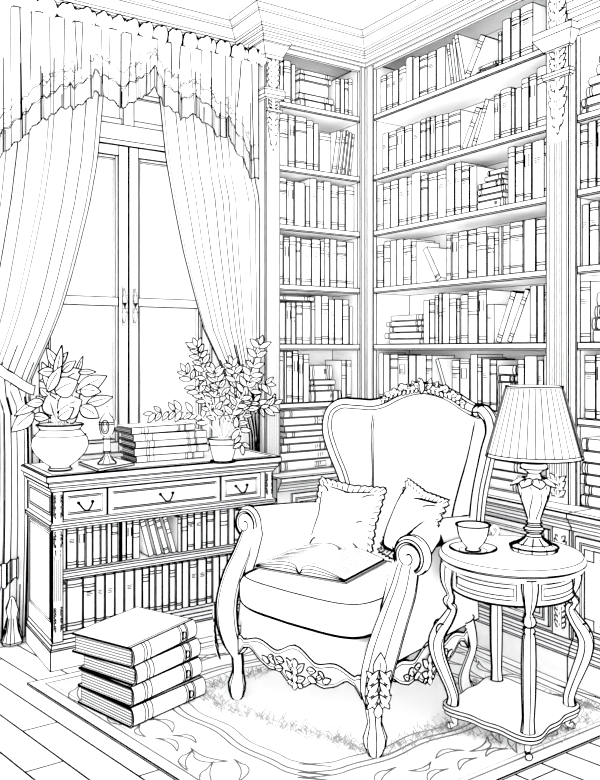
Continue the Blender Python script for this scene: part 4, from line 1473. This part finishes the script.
for j in range(NV):
    m.face((b0 + j * w0_ + NU, b1 + j * w0_, b1 + (j + 1) * w0_, b0 + (j + 1) * w0_ + NU))
    m.face((b1 + j * w0_ + NU, b0 + j * w0_, b0 + (j + 1) * w0_, b1 + (j + 1) * w0_ + NU))
for u in (-.64, .64):
    m.line([V(bf(u, t / 20)) - V((0, .002, 0)) for t in range(4, 20)], .0011)
m.build('back_cushion', chair, er=.0022, rw=.003)
# frame around the back
half = [(.325, .60), (.332, .70), (.352, .80), (.385, .90), (.412, .99), (.424, 1.05), (.412, 1.10), (.375, 1.13), (.33, 1.13), (.28, 1.125), (.22, 1.14), (.15, 1.175), (.08, 1.20), (0, 1.212)]
path = [(-x, ybk(x, z) + .005, z) for x, z in half] + [(x, ybk(x, z) + .005, z) for x, z in half[::-1][1:]]
sp = spline(path, 5)
m = M()
rings = []
K = 12
for i, p in enumerate(sp):
    a = sp[max(0, i - 1)]; b = sp[min(len(sp) - 1, i + 1)]
    t = (b - a).normalized()
    fw = V((0, -1, .35)).normalized()
    sd = t.cross(fw).normalized(); fw = sd.cross(t).normalized()
    ring_ = []
    for k in range(K):
        an = 2 * pi * k / K
        ring_.append(m.pt(p + sd * (.031 * cos(an)) + fw * (.035 * sin(an))))
    rings.append(ring_)
for A, B in zip(rings, rings[1:]):
    for k in range(K): m.face((A[k], A[(k + 1) % K], B[(k + 1) % K], B[k]), None, True)
m.face(rings[0][::-1]); m.face(rings[-1])
for k in (1, 2, 4, 5, 8, 10): m.line([m.v[r[k]] for r in rings], .0013)
fr_ = m.build('back_frame', chair, edges=False, rw=.005, ang=85)
m = M()
cr_ = random.Random(5)
for s_ in (-1, 1):
    for i in range(9):
        x = .015 + i * .022
        z = interp([(0, 1.225), (.1, 1.215), (.2, 1.165)], x)
        p0 = V((s_ * x, ybk(x, z) - .036, z - .006)); 
        m.almond(p0, p0 + V((s_ * .034, 0, .006 + .014 * cos(i * 1.9))), (0, -1, .3), .026, .4, .0013, i % 2 == 0, 6)
        m.almond(p0 + V((s_ * .01, -.004, -.006)), p0 + V((s_ * .026, -.004, -.026 + .006 * cos(i))), (0, -1, .3), .018, .4, .0013, False, 5)
    for i in range(4):
        p0 = V((s_ * (.02 + i * .03), yb_(1.22) - .02, 1.225 - i * .008)); a = .5 + .3 * i
        m.almond(p0, p0 + V((s_ * .028 * sin(a), 0, .034 * cos(a) + .008)), (0, -1, .2), .024, .4, .0014, True, 6)
    # berries at the ends of the crest
    for (x, z, r_) in ((.115, 1.218, .018), (.155, 1.20, .014)):
        n0 = len(m.v)
        c = (s_ * x, ybk(x, z) - .03, z)
        m.lathe([(0, -r_), (r_ * .7, -r_ * .7), (r_, 0), (r_ * .7, r_ * .7), (0, r_)], 12, c)
        m.line([(c[0] + r_ * cos(t * pi / 6), c[1] - r_ * .4, c[2] + r_ * sin(t * pi / 6)) for t in range(12)], .0013, closed=True)
m.almond((0, yb_(1.2) - .045, 1.19), (0, yb_(1.2) - .045, 1.262), (0, -1, .2), .034, .5, .0014, True, 6)
m.build('crest_carving', fr_, edges=False, rw=.003)


# ------------------------------------------------------------------ cushions with frills
def pillow(label, loc, rot, s, seed):
    o = thing('cushion', label, 'cushion', loc)
    o.rotation_euler = rot
    rnd = random.Random(seed)
    m = M('cloth')
    def fn(sgn):
        def g(u, v):
            a, b = 2 * u - 1, 2 * v - 1
            e = (1 - a * a) * (1 - b * b)
            pin = 1 - .09 * (1 - abs(a)) * abs(b) * 2 * .9
            pin2 = 1 - .09 * (1 - abs(b)) * abs(a) * 2 * .9
            return (a * s / 2 * pin2, sgn * .075 * max(0, e) ** .42, s / 2 + b * s / 2 * pin)
        return g
    for sgn in (-1, 1):
        g = fn(sgn)
        if sgn < 0: m.grid(g, 22, 22)
        else: m.grid(lambda u, v: g(1 - u, v), 22, 22)
    gg = fn(-1)
    for (u0, v0, u1, v1) in ((.06, .05, .16, .13), (.94, .06, .82, .16), (.05, .95, .2, .87), (.95, .93, .8, .86), (.93, .5, .85, .46)):
        m.line([V(gg(lerp(u0, u1, t / 6), lerp(v0, v1, t / 6) + .02 * sin(t / 6 * 3))) - V((0, .001, 0)) for t in range(7)], .0014)
    m.build('cushion_cover', o, rw=.007, edges=False)
    m = M('cloth')
    per = []
    n = 34
    g = fn(1)
    for k in range(4):
        for i in range(n):
            t = i / n
            u, v = ((t, 0), (1, t), (1 - t, 1), (0, 1 - t))[k]
            x, _y, z = g(u, v)
            c = V((x, 0, z - s / 2)); per.append((c, c.normalized()))
    N = len(per)
    inner = []; outer = []
    for i, (c, d) in enumerate(per):
        wv = .5 + .5 * abs(sin(i * pi * 11 / n)) ** .6
        w_ = .010 + .022 * wv
        inner.append(m.pt((c.x * .985, 0, c.z * .985 + s / 2)))
        outer.append(m.pt((c.x + d.x * w_, .008 * sin(i * 2 * pi * 11 / n), c.z + d.z * w_ + s / 2)))
    for i in range(N):
        j = (i + 1) % N
        m.face((inner[i], inner[j], outer[j], outer[i]), None, True)
    m.line([m.v[i] for i in outer], .0016, closed=True)
    m.line([m.v[i] for i in inner], .0010, closed=True)
    for i in range(0, N, 3):
        m.line([m.v[inner[i]], V(m.v[inner[i]]).lerp(V(m.v[outer[i]]), .85 if i % 2 else .5)], .0011)
    m.build('frill', o, edges=False, rim=False)
    return o


cm = Matrix.Translation(chair.location) @ Matrix.Rotation(chair.rotation_euler.z, 4, 'Z')
rzc = chair.rotation_euler.z
p = cm @ V((-.125, .37, .540))
pillow('square white cushion with frilled edge, front one, behind the open book', p, (radians(-22), radians(3), rzc + radians(8)), .285, 1)
p = cm @ V((.145, .43, .545))
pillow('frilled white cushion tucked behind the front cushion against right chair arm', p, (radians(-22), radians(6), rzc + radians(-28)), .29, 2)

# ------------------------------------------------------------------ open book on the seat
ob = thing('open_book', 'open book with printed pages lying on the armchair seat before cushions', 'book', cm @ V((-.03, .025, .542)), ang_of(.835, -.55) + radians(2))
PW, PH = .195, .33
def page(sg, lift=1.0):
    def g(u, v):
        z = .030 * sin(pi * min(1, u * 1.0) ** .55) * lift + .012
        return (sg * PW * u, PH * v, z if u > 0 else .006)
    return g
for sg, nm in ((-1, 'page_block'), (1, 'page_block')):
    g = page(sg)
    m = M('pages')
    n = 12
    tp = [[m.pt(g(i / n, j)) for i in range(n + 1)] for j in (0, 1)]
    bt = [[m.pt((sg * PW * i / n, PH * j, .005)) for i in range(n + 1)] for j in (0, 1)]
    for i in range(n):
        q = (tp[0][i], tp[0][i + 1], tp[1][i + 1], tp[1][i]); m.face(q if sg > 0 else q[::-1], None, True)
        for j in (0, 1):
            q = (bt[j][i], bt[j][i + 1], tp[j][i + 1], tp[j][i]); m.face(q if (sg > 0) == (j == 0) else q[::-1])
    q = (bt[0][n], bt[1][n], tp[1][n], tp[0][n]); m.face(q if sg > 0 else q[::-1])
    for k in (.35, .7):
        m.line([V(g(i / n, 0)) * 1 + V((0, -.0005, -(g(i / n, 0)[2] - .006) * k)) for i in range(n + 1)], .0009)
        m.line([(sg * PW + sg * .0005, PH * j / 2, .005 + (g(1, 0)[2] - .005) * k) for j in range(3)], .0009)
    for j in range(17):
        v = .10 + .8 * j / 16
        if j in (5, 11): continue
        m.line([V(g(lerp(.16, .90 if j % 5 else .6, i / 6), v)) + V((0, 0, .0006)) for i in range(7)], .0006, 'grey')
    m.build(nm, ob, er=.0013, ang=50, rim=False)
m = M(); m.box((-PW - .008, -.006, 0), (PW + .008, PH + .006, .0045)); m.build('cover', ob, er=.0012)

# ================================================================== SIDE TABLE
TH = .65
tb = thing('side_table', 'round side table with curved legs and lower shelf, right of the armchair', 'table', wc(.775, 2.885, RT + .002), ang_of(1, 0))
TR = .260
m = M()
m.lathe([(TR - .02, TH - .046), (TR - .006, TH - .044), (TR - .004, TH - .034), (TR - .012, TH - .030), (TR - .012, TH - .026), (TR, TH - .022), (TR + .002, TH - .012), (TR - .002, TH - .003), (TR - .008, TH)], 72)
for r_, z in ((TR + .0015, TH - .019), (TR - .008, TH)): m.ring_line(r_, z, w=.0009, n=72)
m.ring_line(TR - .012, TH - .028, w=.0009, n=72); m.ring_line(TR - .02, TH - .046, w=.0012, n=72)
m.build('tabletop', tb, edges=False, ang=80, rw=.002)
AR = .215
m = M()
m.lathe([(AR, .515), (AR + .005, .519), (AR, .524), (AR, TH - .046)], 72)
m.ring_line(AR + .005, .519, w=.0014, n=72)
for k in range(4):
    a0 = -pi / 2 + .02 + k * pi / 2 + .2; a1 = a0 + pi / 2 - .4
    for i_ in (0, .014):
        pts = []
        for t in range(11): pts.append((lerp(a0 + i_ * 3, a1 - i_ * 3, t / 10), .536 + i_))
        for t in range(11): pts.append((lerp(a1 - i_ * 3, a0 + i_ * 3, t / 10), .590 - i_))
        m.line([((AR + .001) * cos(a), (AR + .001) * sin(a), z) for a, z in pts], .0010, closed=True)
m.build('apron', tb, er=.0018, ang=50, rw=.006)
SZ = .09
def shr(r, z, a): return r * (1 + .15 * cos(4 * a) + .05 * cos(8 * a)) * (1.0)
m = M()
m.lathe([(.19, SZ - .032), (.203, SZ - .028), (.203, SZ - .014), (.208, SZ - .012), (.208, SZ)], 96, fn=shr)
m.ring_line(.209, SZ - .013, w=.0009, n=96, fn=shr)
m.build('lower_shelf', tb, er=.0016, ang=60, rw=.002)
for k in range(4):
    a = -pi / 2 + k * pi / 2 + .0
    ca_, sa_ = cos(a), sin(a)
    straight = k in (0, 2)
    m = M()
    if True:
        pf_ = [(.232, .612, .024), (.236, .58, .024), (.236, .54, .019), (.225, .50, .011), (.223, .485, .016), (.229, .47, .020), (.225, .455, .013)]
        if not straight:
            pf_ += [(.215, .44, .016), (.235, .40, .022), (.262, .36, .026), (.275, .32, .027), (.268, .27, .025), (.245, .21, .022), (.225, .16, .019), (.213, .12, .019), (.215, SZ + .002, .021)]
        else:
            pf_ += [(.225, .44, .018), (.225, .43, .014), (.224, .41, .019), (.222, .33, .021), (.220, .22, .020), (.216, .14, .017), (.212, SZ + .002, .020)]
    sp = spline([(r_ * ca_, r_ * sa_, z) for r_, z, _w in pf_], 4)
    ws = list(enumerate([w_ for *_x, w_ in pf_])); NN = len(pf_) - 1
    K = 12
    def sec(t):
        w_ = interp(ws, t * NN)
        w_ *= 1.22
        return [(w_ * cos(2 * pi * q / K), w_ * .9 * sin(2 * pi * q / K)) for q in range(K)]
    m.sweep(sp, sec, (ca_, sa_, 0), ribs=(1, 3, 5, 7, 9, 11), rr=.0010)
    if not straight:
        for s_ in (-1, 1):
            c = V(((.262) * ca_, .262 * sa_, .37)) + V((-sa_, ca_, 0)) * s_ * .024
            m.line([c + V((.018 * cos(t * pi / 7) * ca_, .018 * cos(t * pi / 7) * sa_, .024 * sin(t * pi / 7))) for t in range(14)], .0014, closed=True)
    m.build('leg', tb, er=.0018, rw=.006, ang=60)
    m = M()
    ft = spline([(.205 * ca_, .205 * sa_, SZ - .028), (.212 * ca_, .212 * sa_, .045), (.205 * ca_, .205 * sa_, .02), (.225 * ca_, .225 * sa_, .012)], 4)
    m.tube(ft, lambda t: .015 - .007 * t if t < .8 else .009 + .004 * (t - .8) * 5, 10, up=(ca_, sa_, 0))
    m.lathe([(.0, -.001), (.010, .003), (.013, .012), (.010, .02), (0, .024)], 12, (.224 * ca_, .224 * sa_, 0))
    m.build('foot', tb, er=.0014, rw=.007, ang=70)

# ------------------------------------------------------------------ cup and saucer
TZ = TH + RT + .002
pc = wc((473 - 300) / FPX * 2.86, 2.86, TZ + .001)
sau = thing('saucer', 'white saucer under the teacup on the round side table', 'saucer', pc)
m = M('china')
m.lathe([(.0, .0), (.035, .0), (.038, .004), (.06, .008), (.084, .018), (.085, .021), (.06, .0125), (.03, .008), (0, .008)], 48); m.ring_line(.085, .0205, w=.0012, n=48); m.ring_line(.05, .0105, w=.0007)
m.build('plate', sau, edges=False, rw=.004)
cup = thing('teacup', 'white teacup with curled handle standing on the saucer beside lamp', 'cup', pc + V((0, 0, .0095)), ang_of(1, .1))
m = M('china')
m.lathe([(.0, 0), (.026, 0), (.028, .004), (.022, .009), (.03, .018), (.045, .035), (.055, .06), (.060, .088), (.062, .094), (.058, .093), (.052, .062), (.040, .036), (.02, .018), (0, .016)], 40)
m.ring_line(.0625, .0945, w=.0013, n=40); m.ring_line(.058, .093, w=.0007, n=40); m.ring_line(.027, .003, w=.0015)
m.build('bowl', cup, edges=False, rw=.0055)
m = M('china')
m.tube(spline([(.050, 0, .045), (.068, 0, .040), (.088, 0, .055), (.094, 0, .075), (.080, 0, .088), (.068, 0, .076), (.076, 0, .066)], 5), .0068, 12, up=(0, 1, 0))
m.build('handle', cup, rw=.006, edges=False, ang=85)


# ------------------------------------------------------------------ table lamp
pl_ = wc((534 - 300) / FPX * 2.91, 2.91, TZ + .001)
lamp = thing('table_lamp', 'table lamp with pleated white shade and carved urn base on the side table', 'lamp', pl_)
m = M()
lob = lambda r, z, a: r * (1 + .035 * abs(sin(5 * a)))
m.lathe([(.080, 0), (.084, .004), (.084, .014), (.078, .02), (.06, .026), (.045, .036), (.034, .045), (.03, .052)], 60, fn=lob)
m.ring_line(.085, .014, w=.0016, n=60, fn=lob); m.ring_line(.062, .026, w=.0012, n=60, fn=lob)
for i in range(10):
    a = 2 * pi * i / 10
    m.line([(lob(.084, 0, a) * cos(a), lob(.084, 0, a) * sin(a), .002), (lob(.084, 0, a) * cos(a), lob(.084, 0, a) * sin(a), .014), (.06 * cos(a), .06 * sin(a), .0265), (.034 * cos(a), .034 * sin(a), .046)], .0012)
m.build('base', lamp, er=.0018, rw=.005, ang=50)
m = M()
m.lathe([(.03, .05), (.026, .062), (.034, .07), (.038, .078), (.030, .088), (.024, .094), (.028, .102), (.024, .108), (.024, .115), (.036, .150), (.052, .195), (.060, .225), (.060, .245), (.046, .26)], 36)
for z, r_ in ((.07, .034), (.088, .030), (.102, .028)): m.ring_line(r_, z, w=.0013)
for i in range(9):
    a = 2 * pi * i / 9
    m.line([((interp([(.115, .0245), (.15, .0365), (.195, .0525), (.24, .0605)], z)) * cos(a + .25 * sin((z - .115) * 30 + i)), (interp([(.115, .0245), (.15, .0365), (.195, .0525), (.24, .0605)], z)) * sin(a + .25 * sin((z - .115) * 30 + i)), z) for z in [.115 + .125 * t / 12 for t in range(13)]], .001)
m.build('urn', lamp, er=.0018, rw=.006, ang=60)
m = M()
for i in range(8):
    a = 2 * pi * i / 8 + .2
    c, s_ = cos(a), sin(a)
    m.almond((.03 * c, .03 * s_, .268), (.088 * c, .088 * s_, .238), (0, 0, 1), .052, .2, .0012, True, 6)
m.build('leaf_collar', lamp, edges=False)
m = M()
m.lathe([(.046, .258), (.028, .272), (.024, .284), (.032, .290), (.050, .302), (.052, .314), (.044, .322), (.024, .328), (.024, .36)], 32)
for z, r_ in ((.284, .024), (.302, .050), (.322, .044)): m.ring_line(r_, z, w=.0012)
m.build('neck', lamp, er=.0018, rw=.0065, ang=60)
m = M(); m.tube([(0, 0, .355), (0, 0, .58)], .006, 8); m.tube([(-.10, 0, .598), (.10, 0, .598)], .003, 6, up=(0, 0, 1)); m.lathe([(0, .575), (.012, .58), (.012, .60), (0, .604)], 10); m.build('shade_holder', lamp, edges=False)
m = M('cloth')
pleat = lambda r, z, a: r * (1 + .003 * sin(34 * a))
SB, ST = .345, .605
m.lathe([(.174, SB), (.174, SB + .006), (.103, ST - .005), (.103, ST), (.099, ST), (.099, ST - .006), (.169, SB + .005), (.169, SB), (.174, SB)], 136, cap=False, fn=pleat)
m.ring_line(.1745, SB, w=.0014, n=68); m.ring_line(.1715, SB + .012, w=.0012, n=68); m.ring_line(.1035, ST, w=.0012, n=68); m.ring_line(.1035, ST - .006, w=.0007, n=68)
for i in range(34):
    a = 2 * pi * i / 34
    m.line([(.1715 * cos(a), .1715 * sin(a), SB + .015), (.1045 * cos(a), .1045 * sin(a), ST - .010)], .0011, 'grey')
m.line([(.1745, 0, SB)] * 1 + [(.174, .001, SB)], .0005)
m.build('shade', lamp, edges=False, rw=.004)

# ================================================================== LIGHT, CAMERA
w = bpy.data.worlds.new('daylight'); SC.world = w
w.use_nodes = True
bg = w.node_tree.nodes['Background']
bg.inputs[0].default_value = (1, 1, 1, 1); bg.inputs[1].default_value = 1.0

# broad fill suns added behind the viewer; the low one shines up under shelves
for nm, dx_, dz_, en in (('fill_sun_low', 0.0, .50, 2.6), ('fill_sun_high', .3, -.30, .6), ('fill_sun_side', -.4, 0.0, .5)):
    ld = bpy.data.lights.new(nm, 'SUN'); ld.energy = en; ld.angle = radians(80)
    lo = bpy.data.objects.new(nm, ld); COL.objects.link(lo); lo.location = (-5, -6, 4)
    dv = V((FX + dx_ * RX, FY + dx_ * RY, dz_))
    lo.rotation_euler = dv.to_track_quat('-Z', 'Y').to_euler()

cd = bpy.data.cameras.new('camera'); co = bpy.data.objects.new('camera', cd); COL.objects.link(co)
co.location = (CAMX, CAMY, EYE)
co.rotation_euler = (pi / 2, 0, -atan2(FX, FY))
cd.sensor_fit = 'HORIZONTAL'; cd.sensor_width = 36; cd.lens = 36 * FPX / 600
cd.shift_y = -40 / 600
cd.clip_start = .05; cd.clip_end = 50
SC.camera = co
SC.view_settings.view_transform = 'Standard'; SC.view_settings.look = 'None'
SC.view_settings.gamma = 1; SC.view_settings.use_curve_mapping = False
SC.view_settings.exposure = 0.6
SC.cycles.max_bounces = 96; SC.cycles.diffuse_bounces = 96; SC.cycles.transparent_max_bounces = 16
SC.cycles.use_denoising = True
SC.cycles.pixel_filter_type = 'BLACKMAN_HARRIS'; SC.cycles.filter_width = 1.4
print('books', NBOOK[0])
